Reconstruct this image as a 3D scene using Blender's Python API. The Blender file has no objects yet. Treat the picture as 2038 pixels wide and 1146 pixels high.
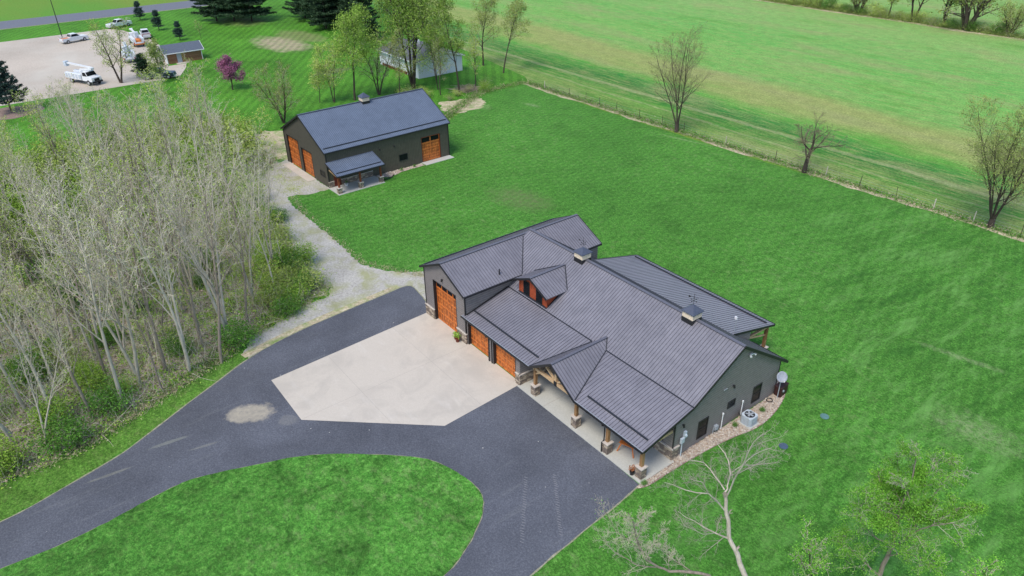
import bpy, math, random
import numpy as np
from mathutils import Vector, Matrix, Quaternion

# ---------------------------------------------------------------- camera, world, sun, exposure
scene = bpy.context.scene
col = scene.collection
cam_d = bpy.data.cameras.new('camera'); cam = bpy.data.objects.new('camera', cam_d); col.objects.link(cam)
cam_d.sensor_width = 36.0; cam_d.lens = 36.0*1450.56/2038; cam_d.clip_start = 0.5; cam_d.clip_end = 5000
_r = Vector((0.609422, 0.792761, -0.011631)); _u = Vector((-0.397165, 0.317945, 0.860913)); _b = Vector((0.686196, -0.52004, 0.50862))
cam.matrix_world = Matrix(((_r.x, _u.x, _b.x, 35.164), (_r.y, _u.y, _b.y, -27.2205), (_r.z, _u.z, _b.z, 35.0), (0, 0, 0, 1)))
scene.camera = cam
world = bpy.data.worlds.new("World"); scene.world = world; world.use_nodes = True
wn = world.node_tree.nodes; wl = world.node_tree.links
SUN_EL, SUN_AZ = math.radians(58), math.radians(160)      # azimuth clockwise from +Y
sky = wn.new('ShaderNodeTexSky'); sky.sky_type = 'NISHITA'; sky.sun_disc = False
sky.sun_elevation = SUN_EL; sky.sun_rotation = SUN_AZ; sky.air_density = 1.0; sky.dust_density = 1.0; sky.ozone_density = 1.0
bg = wn['Background']; bg.inputs['Strength'].default_value = 0.15; wl.new(sky.outputs[0], bg.inputs[0])
sl = bpy.data.lights.new('sun', 'SUN'); sl.energy = 1.9; sl.angle = math.radians(22); sl.color = (1.0, 0.92, 0.81)
sun = bpy.data.objects.new('sun', sl); col.objects.link(sun)
sd = Vector((math.sin(SUN_AZ)*math.cos(SUN_EL), math.cos(SUN_AZ)*math.cos(SUN_EL), math.sin(SUN_EL)))
sun.rotation_euler = sd.to_track_quat('Z', 'Y').to_euler(); sun.location = sd*150
scene.view_settings.view_transform = 'Standard'; scene.view_settings.look = 'None'
scene.view_settings.exposure = 0.66; scene.view_settings.gamma = 1.0; scene.view_settings.use_curve_mapping = False

# ---------------------------------------------------------------- helpers
def V3(*a): return Vector(a)
class MB:
    def __init__(s): s.v = []; s.f = []
    def poly(s, pts): n = len(s.v); s.v += [tuple(p) for p in pts]; s.f.append(tuple(range(n, n+len(pts)))); return s
    def prism(s, pts, vec):
        pts = [Vector(p) for p in pts]; vec = Vector(vec); k = len(pts); n = len(s.v)
        nrm = Vector((0, 0, 0))
        for i in range(k): nrm += pts[i].cross(pts[(i+1) % k])
        if nrm.dot(vec) > 0: pts = pts[::-1]
        s.v += [tuple(p) for p in pts] + [tuple(p+vec) for p in pts]
        s.f.append(tuple(range(n, n+k))); s.f.append(tuple(range(n+2*k-1, n+k-1, -1)))
        for i in range(k): j = (i+1) % k; s.f.append((n+i, n+k+i, n+k+j, n+j))
        return s
    def box(s, x0, x1, y0, y1, z0, z1): return s.prism([(x0, y0, z0), (x1, y0, z0), (x1, y1, z0), (x0, y1, z0)], (0, 0, z1-z0))
    def bar(s, a, b, w, h, up=(0, 0, 1)):
        a = Vector(a); b = Vector(b); d = (b-a).normalized(); up = Vector(up)
        if abs(d.dot(up)) > .98: up = Vector((1, 0, 0))
        sx = d.cross(up).normalized(); sz = sx.cross(d).normalized()
        return s.prism([a-sx*w/2-sz*h/2, a+sx*w/2-sz*h/2, a+sx*w/2+sz*h/2, a-sx*w/2+sz*h/2], b-a)
    def tube(s, pts, rad, n=8, cap=True):
        pts = [Vector(p) for p in pts]; m = len(pts); rad = rad if isinstance(rad, (list, tuple)) else [rad]*m
        base = len(s.v)
        for i, p in enumerate(pts):
            d = (pts[min(i+1, m-1)]-pts[max(i-1, 0)]).normalized(); up = Vector((0, 0, 1)) if abs(d.z) < .9 else Vector((1, 0, 0))
            a = d.cross(up).normalized(); b = a.cross(d)
            for k in range(n): t = 2*math.pi*k/n; s.v.append(tuple(p+(a*math.cos(t)+b*math.sin(t))*rad[i]))
        for i in range(m-1):
            for k in range(n): q = (k+1) % n; s.f.append((base+i*n+k, base+i*n+q, base+(i+1)*n+q, base+(i+1)*n+k))
        if cap: s.f.append(tuple(base+k for k in range(n-1, -1, -1))); s.f.append(tuple(base+(m-1)*n+k for k in range(n)))
        return s
    def build(s, name, m, parent=None, smooth=False, bevel=0):
        me = bpy.data.meshes.new(name); me.from_pydata(s.v, [], s.f); me.validate(); me.update()
        me.materials.append(m)
        if smooth: me.polygons.foreach_set('use_smooth', [True]*len(me.polygons))
        o = bpy.data.objects.new(name, me); col.objects.link(o); o.parent = parent
        if bevel:
            b = o.modifiers.new('b', 'BEVEL'); b.width = bevel; b.segments = 1; b.limit_method = 'ANGLE'
        return o
def empty(name, loc=(0, 0, 0), rz=0):
    o = bpy.data.objects.new(name, None); col.objects.link(o); o.location = loc; o.rotation_euler = (0, 0, rz); o.empty_display_size = .2; return o
def tag(o, label, cat, group=None):
    o['label'] = label; o['category'] = cat
    if group: o['group'] = group
    return o
def kind(o, k, label=None):
    o['kind'] = k
    if label: o['label'] = label
    return o
def copy_tree(o, parent=None):
    c = o.copy(); col.objects.link(c); c.parent = parent
    for ch in list(o.children): copy_tree(ch, c)
    return c

# ---- materials
class NT:
    def __init__(s, name):
        s.m = bpy.data.materials.new(name); s.m.use_nodes = True; s.nt = s.m.node_tree; s.N = s.nt.nodes; s.L = s.nt.links
        s.p = s.N['Principled BSDF']; s.co = s.N.new('ShaderNodeTexCoord'); s.vec = s.co.outputs['Object']
    def link(s, a, b):
        if hasattr(a, 'type') or hasattr(a, 'is_linked'): s.L.new(a, b)
        else: b.default_value = a
    def mapping(s, sc=(1, 1, 1), rot=(0, 0, 0), vec=None, loc=(0, 0, 0)):
        n = s.N.new('ShaderNodeMapping'); n.inputs['Scale'].default_value = sc; n.inputs['Rotation'].default_value = rot; n.inputs['Location'].default_value = loc
        s.L.new(vec or s.vec, n.inputs[0]); return n.outputs[0]
    def noise(s, scale, detail=4, rough=.55, vec=None, dist=0):
        n = s.N.new('ShaderNodeTexNoise'); n.inputs['Scale'].default_value = scale; n.inputs['Detail'].default_value = detail
        n.inputs['Roughness'].default_value = rough; n.inputs['Distortion'].default_value = dist; s.L.new(vec or s.vec, n.inputs['Vector']); return n.outputs[0]
    def voro(s, scale, feat='F1', vec=None, out='Distance', rnd=1):
        n = s.N.new('ShaderNodeTexVoronoi'); n.feature = feat; n.inputs['Scale'].default_value = scale; n.inputs['Randomness'].default_value = rnd
        s.L.new(vec or s.vec, n.inputs['Vector']); return n.outputs[out]
    def wave(s, scale, dirn='X', dist=0, vec=None, prof='SIN', dscale=1):
        n = s.N.new('ShaderNodeTexWave'); n.bands_direction = dirn; n.wave_profile = prof; n.inputs['Scale'].default_value = scale
        n.inputs['Distortion'].default_value = dist; n.inputs['Detail Scale'].default_value = dscale; s.L.new(vec or s.vec, n.inputs['Vector']); return n.outputs[1]
    def ramp(s, fac, stops, interp='LINEAR'):
        n = s.N.new('ShaderNodeValToRGB'); e = n.color_ramp.elements; n.color_ramp.interpolation = interp
        while len(e) < len(stops): e.new(0.5)
        for q, (pos, c) in zip(e, stops): q.position = pos; q.color = (c, c, c, 1) if isinstance(c, (int, float)) else (*c, 1)
        s.L.new(fac, n.inputs[0]); return n.outputs[0]
    def mix(s, fac, a, b, mode='MIX'):
        n = s.N.new('ShaderNodeMix'); n.data_type = 'RGBA'; n.blend_type = mode
        s.link(fac, n.inputs[0])
        for v, i in ((a, 6), (b, 7)):
            if isinstance(v, tuple): n.inputs[i].default_value = (*v, 1)
            else: s.L.new(v, n.inputs[i])
        return n.outputs[2]
    def math(s, op, a, b=0.0, c=0.0):
        n = s.N.new('ShaderNodeMath'); n.operation = op; s.link(a, n.inputs[0]); s.link(b, n.inputs[1]); s.link(c, n.inputs[2]); return n.outputs[0]
    def sep(s, vec=None):
        n = s.N.new('ShaderNodeSeparateXYZ'); s.L.new(vec or s.vec, n.inputs[0]); return n.outputs
    def rnd(s):
        n = s.N.new('ShaderNodeObjectInfo'); return n.outputs['Random']
    def bump(s, h, strength=.3, dist=.02):
        n = s.N.new('ShaderNodeBump'); n.inputs['Strength'].default_value = strength; n.inputs['Distance'].default_value = dist
        s.L.new(h, n.inputs['Height']); s.L.new(n.outputs[0], s.p.inputs['Normal'])
    def done(s, color, rough=.8, spec=.3, metal=0):
        if isinstance(color, tuple): s.p.inputs['Base Color'].default_value = (*color, 1)
        else: s.L.new(color, s.p.inputs['Base Color'])
        s.link(rough, s.p.inputs['Roughness']); s.p.inputs['Specular IOR Level'].default_value = spec; s.p.inputs['Metallic'].default_value = metal
        return s.m
def flat(name, c, rough=.6, spec=.3, metal=0, var=.15, scale=6):
    t = NT(name); n = t.noise(scale, 5, .6)
    lo = tuple(x*(1-var) for x in c); hi = tuple(min(1, x*(1+var)) for x in c)
    return t.done(t.ramp(n, [(.3, lo), (.7, hi)]), rough, spec, metal)

def ell(t, cx, cy, ax, ay, rot, soft=.35, edge=1.0, nz=.5, ns=1.5):
    m = t.N.new('ShaderNodeMapping'); m.vector_type = 'TEXTURE'; m.inputs['Location'].default_value = (cx, cy, 0); m.inputs['Rotation'].default_value = (0, 0, rot); m.inputs['Scale'].default_value = (ax, ay, 100); t.L.new(t.vec, m.inputs[0])
    v = t.N.new('ShaderNodeVectorMath'); v.operation = 'LENGTH'; t.L.new(m.outputs[0], v.inputs[0]); d = t.math('ADD', v.outputs['Value'], t.math('MULTIPLY', t.math('SUBTRACT', t.noise(ns, 6, .65), .5), nz)); return t.ramp(t.math('MULTIPLY', d, .5), [(max(0, edge-soft)*.5, 1.0), (edge*.5, 0.0)])
def grass_mat(name, dark, mid, light, dry, stripes=0, srot=0, patch=.35, pscale=.35, fine=2.6):
    t = NT(name)
    f = t.noise(fine, 9, .85); f2 = t.noise(6.5, 4, .9); g = t.noise(pscale, 5, .68, dist=.8); h = t.noise(.05, 3, .5); q = t.noise(.9, 6, .75, vec=t.mapping((1, 1.8, 1), (0, 0, 1.1)))
    c = t.ramp(f, [(.33, dark), (.5, mid), (.68, light)])
    c = t.mix(1.0, c, t.ramp(f2, [(.36, .50), (.5, .95), (.64, 1.62)]), 'MULTIPLY')
    c = t.mix(1.0, c, t.ramp(g, [(.32, 1-patch), (.5, 1.0), (.7, 1+patch*.55)]), 'MULTIPLY')
    dm = t.ramp(q, [(.52, 0.0), (.72, 1.0)]); dm2 = t.ramp(h, [(.4, .25), (.62, 1.0)])
    c = t.mix(t.math('MULTIPLY', dm, t.math('MULTIPLY', dm2, .55)), c, dry)
    c = t.mix(1.0, c, t.ramp(h, [(.3, .88), (.7, 1.12)]), 'MULTIPLY')
    if name == 'lawn_grass':
        sx = t.sep(); side = t.ramp(t.math('DIVIDE', t.math('ADD', sx[0], t.math('MULTIPLY', sx[1], .5)), 60.0), [(.22, 0.0), (.45, 1.0)])
        sw = t.noise(.55, 7, .75, t.mapping((1, .22, 1), (0, 0, .75)), dist=.5); c = t.mix(t.math('MULTIPLY', t.ramp(sw, [(.50, 0.0), (.64, .55)]), side), c, (.15, .33, .08)); c = t.mix(t.math('MULTIPLY', t.ramp(sw, [(.36, .5), (.48, 0.0)]), side), c, (.020, .09, .012))
        m2 = t.wave(.30, 'X', .8, t.mapping((1, 1, 1), (0, 0, .42)), dscale=.2); c = t.mix(1.0, c, t.ramp(m2, [(.35, .955), (.65, 1.045)]), 'MULTIPLY')
        c = t.mix(t.math('MULTIPLY', ell(t, -28, 22, 5.5, 3.4, .2, .6, 1.0, .8, .6), t.ramp(t.noise(1.5, 6, .8), [(.4, .15), (.65, .75)])), c, (.15, .16, .075))
        for ex, ey, ea, eb in ((-62, 40, 3, 2), (-57, 47, 2.4, .8), (-30, 53, 5, .4), (19, 30, 4, .5), (24, 22, 4, 2.2), (30, 27, 3, 2)): c = t.mix(t.math('MULTIPLY', ell(t, ex, ey, ea, eb, .2, .8, 1.0, 1.6, .9), t.ramp(t.noise(2.2, 8, .85), [(.42, .05), (.62, .6)])), c, (.33, .37, .2))
        ms = t.wave(.38, 'X', 1.5, t.mapping((1, 1, 1), (0, 0, -.35)), dscale=.3); c = t.mix(1.0, c, t.ramp(ms, [(.3, .95), (.7, 1.05)]), 'MULTIPLY')
    if name == 'neighbour_grass':
        dn = t.noise(.8, 7, .8)
        for ex, ey, ea, eb, er, am, cc_ in ((-128.5, 33.5, 11.5, 5.6, .1, .95, (.36, .30, .20)), (-133, 40, 11, 5, .1, .7, (.22, .23, .10)), (-98.6, 31.3, 2.2, 4.6, .1, .8, (.13, .12, .07)), (-160, 36, 9, 6, .2, .5, (.17, .16, .08))):
            c = t.mix(t.math('MULTIPLY', ell(t, ex, ey, ea, eb, er, .45, 1.0, 1.1, .35), t.ramp(dn, [(.32, am*.35), (.55, am)])), c, cc_)
    if stripes:
        w = t.wave(.2, 'X', 4, t.mapping((1, 1, 1), (0, 0, srot)), dscale=.25)
        c = t.mix(1.0, c, t.ramp(w, [(.3, 1-stripes), (.7, 1+stripes)]), 'MULTIPLY')
    t.bump(t.noise(6, 7, .8), .8, .08)
    return t.done(c, .85, .12)
M = {}
M['lawn'] = grass_mat('lawn_grass', (.026, .100, .011), (.062, .198, .026), (.118, .300, .050), (.23, .31, .12), 0, .75, .22, .30)
M['circle'] = grass_mat('circle_grass', (.025, .103, .014), (.064, .208, .029), (.142, .322, .062), (.25, .33, .13), .0, 0, .5, .42)
M['verge'] = grass_mat('verge_grass', (.035, .10, .015), (.085, .205, .028), (.17, .31, .06), (.32, .32, .15), 0, 0, .35, .6)
M['neighbour'] = grass_mat('neighbour_grass', (.028, .11, .010), (.065, .21, .018), (.125, .31, .035), (.18, .30, .055), .11, 2.2, .35, .10, 2.2)
# crop field: bands run parallel to the fence (the X axis)
t = NT('crop_field')
s_ = t.sep(); wob = t.math('MULTIPLY', t.math('SUBTRACT', t.noise(.06, 3), .5), 9.0)
dy = t.math('ADD', t.math('ADD', s_[1], wob), t.math('MULTIPLY', s_[0], .03))
u = t.math('DIVIDE', t.math('SUBTRACT', dy, 54.0), 110.0)
big = t.ramp(u, [(0, (.06, .18, .022)), (.02, (.07, .20, .027)), (.045, (.125, .24, .05)), (.07, (.05, .20, .027)), (.105, (.028, .15, .026)), (.135, (.035, .19, .033)), (.16, (.085, .29, .042)), (.19, (.22, .29, .082)), (.27, (.24, .29, .09)), (.31, (.13, .33, .07)), (.42, (.135, .35, .073)), (.55, (.11, .34, .068)), (.8, (.175, .355, .095)), (1, (.17, .345, .09))])
row = t.wave(.55, 'Y', .6, t.mapping((1, 1, 1), (0, 0, .02)), dscale=.3); big = t.mix(1.0, big, t.ramp(row, [(.3, .90), (.7, 1.10)]), 'MULTIPLY')
st = t.noise(1.0, 7, .8, t.mapping((.22, 1.6, 1), (0, 0, .08))); st2 = t.noise(.09, 5, .65, t.mapping((.35, 1.3, 1)))
c = t.mix(t.ramp(st, [(.45, 0.0), (.68, .75)]), big, (.33, .33, .12))
c = t.mix(t.ramp(st2, [(.5, 0.0), (.70, .7)]), c, (.27, .28, .12))
c = t.mix(t.ramp(st2, [(.3, .6), (.45, .0)]), c, (.085, .26, .035))
for yy, ww, am in ((61.6, .25, .42), (65.7, .5, .45)):
    dd = t.math('ABSOLUTE', t.math('SUBTRACT', t.math('ADD', s_[1], t.math('MULTIPLY', t.math('SUBTRACT', t.noise(.12, 3), .5), 1.6)), yy))
    dd = t.math('ADD', dd, t.math('MULTIPLY', t.math('SUBTRACT', t.noise(1.6, 6, .8), .5), 2.6)); c = t.mix(t.ramp(dd, [(0, am), (ww*.8, am), (min(1, ww*1.25), 0.0)]), c, (.33, .34, .17))
fn = t.noise(3.2, 9, .88); fm = t.noise(.5, 6, .75); c = t.mix(1.0, c, t.ramp(fn, [(.36, .42), (.64, 1.6)]), 'MULTIPLY'); c = t.mix(1.0, c, t.ramp(fm, [(.35, .85), (.65, 1.12)]), 'MULTIPLY')
t.bump(fn, .6, .08); M['field'] = t.done(c, .9, .1)
t = NT('far_field'); fn = t.noise(2, 7, .75); g = t.noise(.03, 4, .6, t.mapping((.4, 1, 1)))
c = t.mix(t.ramp(g, [(.35, 0.0), (.65, 1.0)]), (.17, .24, .04), (.10, .26, .035)); c = t.mix(1.0, c, t.ramp(fn, [(.3, .7), (.7, 1.25)]), 'MULTIPLY')
M['farfield'] = t.done(c, .9, .1)
def speck(name, a, b, c3, scale, rough=.9, big=.25, bigc=None, bump=.4):
    t = NT(name); f = t.noise(scale, 7, .8); c = t.ramp(f, [(.32, a), (.5, b), (.68, c3)])
    g = t.noise(big, 5, .6, dist=.5)
    if bigc: c = t.mix(t.ramp(g, [(.45, 0.0), (.68, .85)]), c, bigc)
    c = t.mix(1.0, c, t.ramp(t.noise(big*.6, 4, .6), [(.3, .86), (.7, 1.12)]), 'MULTIPLY')
    t.bump(f, bump, .04); return t.done(c, rough, .2)
M['gravel'] = speck('gravel_path', (.25, .24, .215), (.40, .385, .35), (.58, .56, .51), 5, bigc=(.30, .31, .15), big=.5)
M['soil'] = speck('dry_soil', (.24, .20, .12), (.46, .39, .26), (.68, .60, .45), 3.5, bigc=(.14, .26, .05), big=.7)
M['dirt'] = speck('bare_dirt', (.16, .13, .09), (.32, .27, .19), (.50, .44, .33), 2.5, bigc=(.11, .23, .04), big=.3)
M['litter_floor'] = speck('leaf_litter_floor', (.10, .085, .055), (.36, .30, .22), (.68, .61, .48), 2.6, bigc=(.13, .22, .05), big=.35, bump=.8)
M['lot'] = speck('lot_surface', (.36, .31, .25), (.46, .40, .33), (.54, .48, .40), 3, bigc=(.50, .46, .39), big=.08, bump=.1)
M['mulch'] = speck('mulch', (.13, .09, .07), (.24, .17, .14), (.33, .26, .22), 8)
# asphalt with wear, dust streaks and silt washed over it
t = NT('asphalt'); f = t.noise(9, 9, .85); g = t.noise(.16, 5, .6, dist=.6)
c = t.ramp(f, [(.32, (.050, .055, .068)), (.5, (.092, .099, .119)), (.68, (.165, .173, .195))])
c = t.mix(1.0, c, t.ramp(g, [(.3, .78), (.7, 1.2)]), 'MULTIPLY')
streak = t.noise(.8, 6, .7, t.mapping((1.6, .16, 1), (0, 0, -.28))); c = t.mix(t.ramp(streak, [(.58, 0.0), (.75, .22)]), c, (.26, .27, .26))
for cx, cy, ax, ay, rot, am, cc_ in ((-9.7, -17.6, 1.15, 2.0, -.38, .85, (.40, .36, .28)), (-7.2, -15.6, .6, .9, -.9, .22, (.33, .32, .28)), (-10.2, -23.2, .18, 1.6, -.12, .28, (.34, .36, .28)), (-9.4, -27.2, .16, 1.7, -.1, .25, (.36, .36, .26)), (-8.3, -21.4, .14, 1.1, -.2, .25, (.36, .36, .28))):
    c = t.mix(t.math('MULTIPLY', ell(t, cx, cy, ax, ay, rot, .3, 1.0, 1.3, .8), t.math('MULTIPLY', am, t.ramp(t.noise(2.5, 6, .75), [(.3, .55), (.6, 1.0)]))), c, cc_)
wm = t.noise(.9, 7, .8, dist=2.5); c = t.mix(t.ramp(wm, [(.67, 0.0), (.74, .35)]), c, (.42, .42, .42))
sp = t.voro(.75); c = t.mix(t.ramp(sp, [(.0, .9), (.028, .8), (.035, 0.0)]), c, (.55, .54, .5))
t.bump(f, .35, .01); M['asphalt'] = t.done(c, .9, .2)
t = NT('road_asphalt'); f = t.noise(3, 7, .8); M['road'] = t.done(t.ramp(f, [(.3, (.10, .11, .135)), (.7, (.19, .20, .23))]), .85, .2)
# concrete apron with joints, stains
t = NT('concrete'); f = t.noise(12, 8, .8); g = t.noise(.35, 6, .6, dist=1.0)
c = t.ramp(f, [(.3, (.46, .415, .35)), (.7, (.56, .51, .44))]); c = t.mix(t.ramp(g, [(.35, .6), (.55, 0.0)]), c, (.41, .375, .325)); c = t.mix(t.ramp(t.noise(.6, 7, .7, t.mapping((.4, 1.5, 1), (0, 0, .9))), [(.55, 0.0), (.75, .35)]), c, (.62, .59, .54))
c = t.mix(t.ramp(t.voro(1.1), [(.0, .5), (.03, 0.0)]), c, (.22, .2, .18))
M['concrete'] = t.done(c, .85, .25)
t = NT('porch_concrete'); f = t.noise(10, 6, .7); g = t.noise(.7, 4, .6)
c = t.ramp(f, [(.3, (.40, .40, .36)), (.7, (.51, .51, .47))]); c = t.mix(t.ramp(g, [(.4, .0), (.7, .3)]), c, (.36, .36, .33)); M['porchslab'] = t.done(c, .75, .3)
M['joint'] = flat('joint', (.34, .31, .28), .9); M['manhole'] = flat('manhole_cover_green', (.10, .20, .19), .9, .1); M['manhole2'] = flat('manhole_cover_blue', (.065, .10, .15), .9, .1); M['rib'] = flat('roof_rib', (.072, .072, .090), .5, .4); M['ribbarn'] = flat('barn_roof_rib', (.055, .070, .102), .45, .4)  # roof ribs coloured darker than the pans to paint in their shading
t = NT('puddle_silt'); f = t.noise(8, 6, .7); M['silt'] = t.done(t.ramp(f, [(.3, (.27, .25, .20)), (.7, (.42, .38, .31))]), .9, .2)
M['track'] = flat('tyre_dust', (.20, .20, .21), .9)
# metal roofs
def roofmat(name, c, rough=.34):
    t = NT(name); f = t.noise(1.2, 6, .7, t.mapping((1, 1, .4))); g = t.noise(.25, 3)
    k = t.mix(1.0, t.ramp(f, [(.3, tuple(x*.86 for x in c)), (.7, tuple(x*1.14 for x in c))]), t.ramp(g, [(.35, .93), (.65, 1.07)]), 'MULTIPLY')
    return t.done(k, t.ramp(f, [(.3, rough-.05), (.7, rough+.12)]), .5)
M['roof'] = roofmat('metal_roof', (.182, .176, .200)); M['barnroof'] = roofmat('barn_metal_roof', (.120, .150, .205), .34)
M['ridge'] = flat('ridge_cap', (.115, .115, .14), .5, .4); M['trim'] = flat('black_trim', (.018, .018, .02), .5, .4)
M['guard'] = flat('snow_guard', (.025, .028, .036), .5, .4)
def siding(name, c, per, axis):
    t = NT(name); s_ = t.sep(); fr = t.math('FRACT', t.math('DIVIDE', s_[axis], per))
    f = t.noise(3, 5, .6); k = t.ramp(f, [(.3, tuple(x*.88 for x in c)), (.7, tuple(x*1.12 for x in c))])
    k = t.mix(t.ramp(fr, [(0, .8), (.22, .0)]), k, tuple(x*.25 for x in c)); t.bump(fr, .8, .02); return t.done(k, .65, .35)  # groove shade painted into the colour as a dark line at each lap
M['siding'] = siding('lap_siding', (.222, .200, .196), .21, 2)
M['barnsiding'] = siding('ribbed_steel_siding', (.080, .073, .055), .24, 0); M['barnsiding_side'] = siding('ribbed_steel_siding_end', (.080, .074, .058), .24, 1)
def stone(name, cs, sc=5.0):
    t = NT(name); v = t.mapping((sc*.55, sc*.55, sc*1.25)); cl = t.voro(1, vec=v, out='Color', rnd=.8); ed = t.voro(1, 'DISTANCE_TO_EDGE', vec=v, rnd=.8)
    s_ = t.sep(cl); c = t.ramp(s_[0], [(0, cs[0]), (.3, cs[1]), (.6, cs[2]), (1, cs[3])], 'CONSTANT'); c = t.mix(.3, c, t.ramp(t.noise(20, 4), [(.3, .1), (.7, .6)]), 'OVERLAY')
    c = t.mix(t.ramp(ed, [(0, .9), (.055, 0.0)]), c, (.06, .05, .045)); t.bump(ed, .7, .03); return t.done(c, .9, .2)
M['stone'] = stone('stone_veneer', [(.30, .235, .18), (.46, .38, .29), (.20, .16, .135), (.38, .33, .29)])
M['cap'] = flat('stone_cap', (.50, .45, .40), .8, .2)
t = NT('stained_door_wood'); w = t.wave(3.2, 'Z', 3, t.mapping((1, 1, .25)), dscale=2); f = t.noise(2.6, 5, .65, t.mapping((1.6, 1.6, .6)))
c = t.ramp(w, [(.2, (.40, .105, .022)), (.8, (.60, .19, .045))]); c = t.mix(t.ramp(f, [(.44, 0.0), (.6, .8)]), c, (.16, .045, .014)); M['door'] = t.done(c, .5, .35)
M['doorframe'] = flat('door_stile_wood', (.56, .165, .038), .5, .3, var=.25, scale=3)
t = NT('post_timber'); w = t.wave(2, 'X', 5, t.mapping((3, 3, .4)), dscale=2); M['timber'] = t.done(t.ramp(w, [(.2, (.20, .105, .045)), (.8, (.36, .21, .10))]), .7, .25)
M['palewood'] = flat('pale_timber', (.52, .36, .21), .7, .2, var=.2); M['redtimber'] = flat('red_timber', (.22, .062, .028), .7, .2, var=.25)
t = NT('cedar_siding'); s_ = t.sep(); fr = t.math('FRACT', t.math('DIVIDE', s_[2], .16)); f = t.noise(6, 5, .6)
c = t.ramp(f, [(.3, (.25, .045, .018)), (.7, (.42, .09, .035))]); c = t.mix(t.ramp(fr, [(0, .8), (.14, 0.0)]), c, (.07, .015, .008)); M['cedar'] = t.done(c, .6, .3)
M['glass'] = flat('window_glass', (.008, .010, .012), .22, .14, var=.3); M['white'] = flat('white_paint', (.70, .71, .72), .5, .4, var=.06)
M['cream'] = flat('cream_louvre', (.66, .56, .44), .7, .3); M['cupolaroof'] = flat('cupola_metal', (.062, .072, .105), .4, .5)
M['brownpaint'] = flat('door_brown', (.12, .025, .014), .5); M['grey'] = flat('grey_metal', (.30, .33, .36), .5, .4, .0); M['lightgrey'] = flat('light_grey_metal', (.46, .52, .58), .45, .4)
M['rock'] = flat('river_rock', (.42, .35, .28), .85, .2, var=.45, scale=9); M['rockbed'] = speck('rock_bed_base', (.20, .15, .12), (.38, .31, .25), (.62, .54, .46), 9)
M['edging'] = speck('edging', (.10, .14, .06), (.25, .25, .16), (.42, .40, .30), 3)
M['twig_thin'] = flat('fence_tree_twigs', (.20, .165, .12), .9, .1)
M['dishgrey'] = flat('dish_grey', (.30, .32, .38), .5, .3)
# plants
def bark(name, a, b, sc=6):
    t = NT(name); f = t.noise(sc, 6, .7, t.mapping((1, 1, .3))); c = t.ramp(f, [(.3, a), (.7, b)])
    c = t.mix(1.0, c, t.ramp(t.rnd(), [(0, .82), (1, 1.18)]), 'MULTIPLY'); t.bump(f, .6, .03); return t.done(c, .9, .15)
def leaf(name, cs, var=.25):
    t = NT(name); g = t.N.new('ShaderNodeNewGeometry'); s0 = g.outputs['Random Per Island']
    k = len(cs); c = t.ramp(s0, [(i/(k-1), q) for i, q in enumerate(cs)]); f = t.noise(.8, 3, .6); c = t.mix(1.0, c, t.ramp(f, [(.3, 1-var), (.7, 1+var)]), 'MULTIPLY')
    c = t.mix(1.0, c, t.ramp(t.rnd(), [(0, .85), (1, 1.15)]), 'MULTIPLY')
    t.p.inputs['Subsurface Weight'].default_value = 0
    return t.done(c, .75, .15)
M['bark_pale'] = bark('pale_grey_bark', (.32, .29, .23), (.60, .55, .45)); M['bark_brown'] = bark('brown_bark', (.17, .14, .11), (.36, .31, .25)); M['bark_dark'] = bark('dark_bark', (.04, .03, .025), (.10, .08, .065))
M['bark_dead'] = bark('bleached_bark', (.30, .25, .20), (.56, .50, .43)); M['twig_pale'] = bark('pale_twigs', (.47, .435, .335), (.74, .69, .56)); M['twig_brown'] = bark('brown_twigs', (.36, .31, .24), (.58, .52, .42))
M['bud'] = leaf('yellow_green_buds', [(.22, .31, .05), (.32, .43, .08), (.42, .49, .14), (.27, .37, .07)]); M['spring'] = leaf('spring_leaves', [(.13, .26, .02), (.22, .39, .045), (.33, .48, .08), (.16, .31, .03)])
M['mossy'] = leaf('olive_buds', [(.16, .22, .05), (.25, .32, .08), (.34, .39, .13)]); M['deep'] = leaf('green_leaves', [(.05, .14, .018), (.09, .23, .03), (.15, .32, .05)])
M['needle'] = leaf('pine_needles', [(.018, .045, .022), (.035, .075, .035), (.07, .12, .055), (.025, .06, .03)], .35); M['needle_blue'] = leaf('spruce_needles', [(.02, .042, .035), (.05, .085, .07), (.03, .06, .05)])
M['pink'] = leaf('pink_blossom', [(.26, .08, .16), (.42, .16, .28), (.34, .11, .22), (.18, .07, .11)]); M['litter'] = leaf('fallen_leaves', [(.22, .17, .12), (.42, .36, .27), (.60, .54, .43), (.32, .26, .19)])
M['dried'] = leaf('dried_flowers', [(.30, .10, .04), (.45, .20, .09), (.25, .09, .05)]); M['drygrass'] = leaf('dry_grass', [(.36, .31, .19), (.50, .44, .29), (.20, .24, .09)])
M['bigleaf'] = leaf('fresh_leaves', [(.07, .22, .02), (.14, .38, .035), (.23, .50, .06), (.18, .40, .04)], .2)

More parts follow.
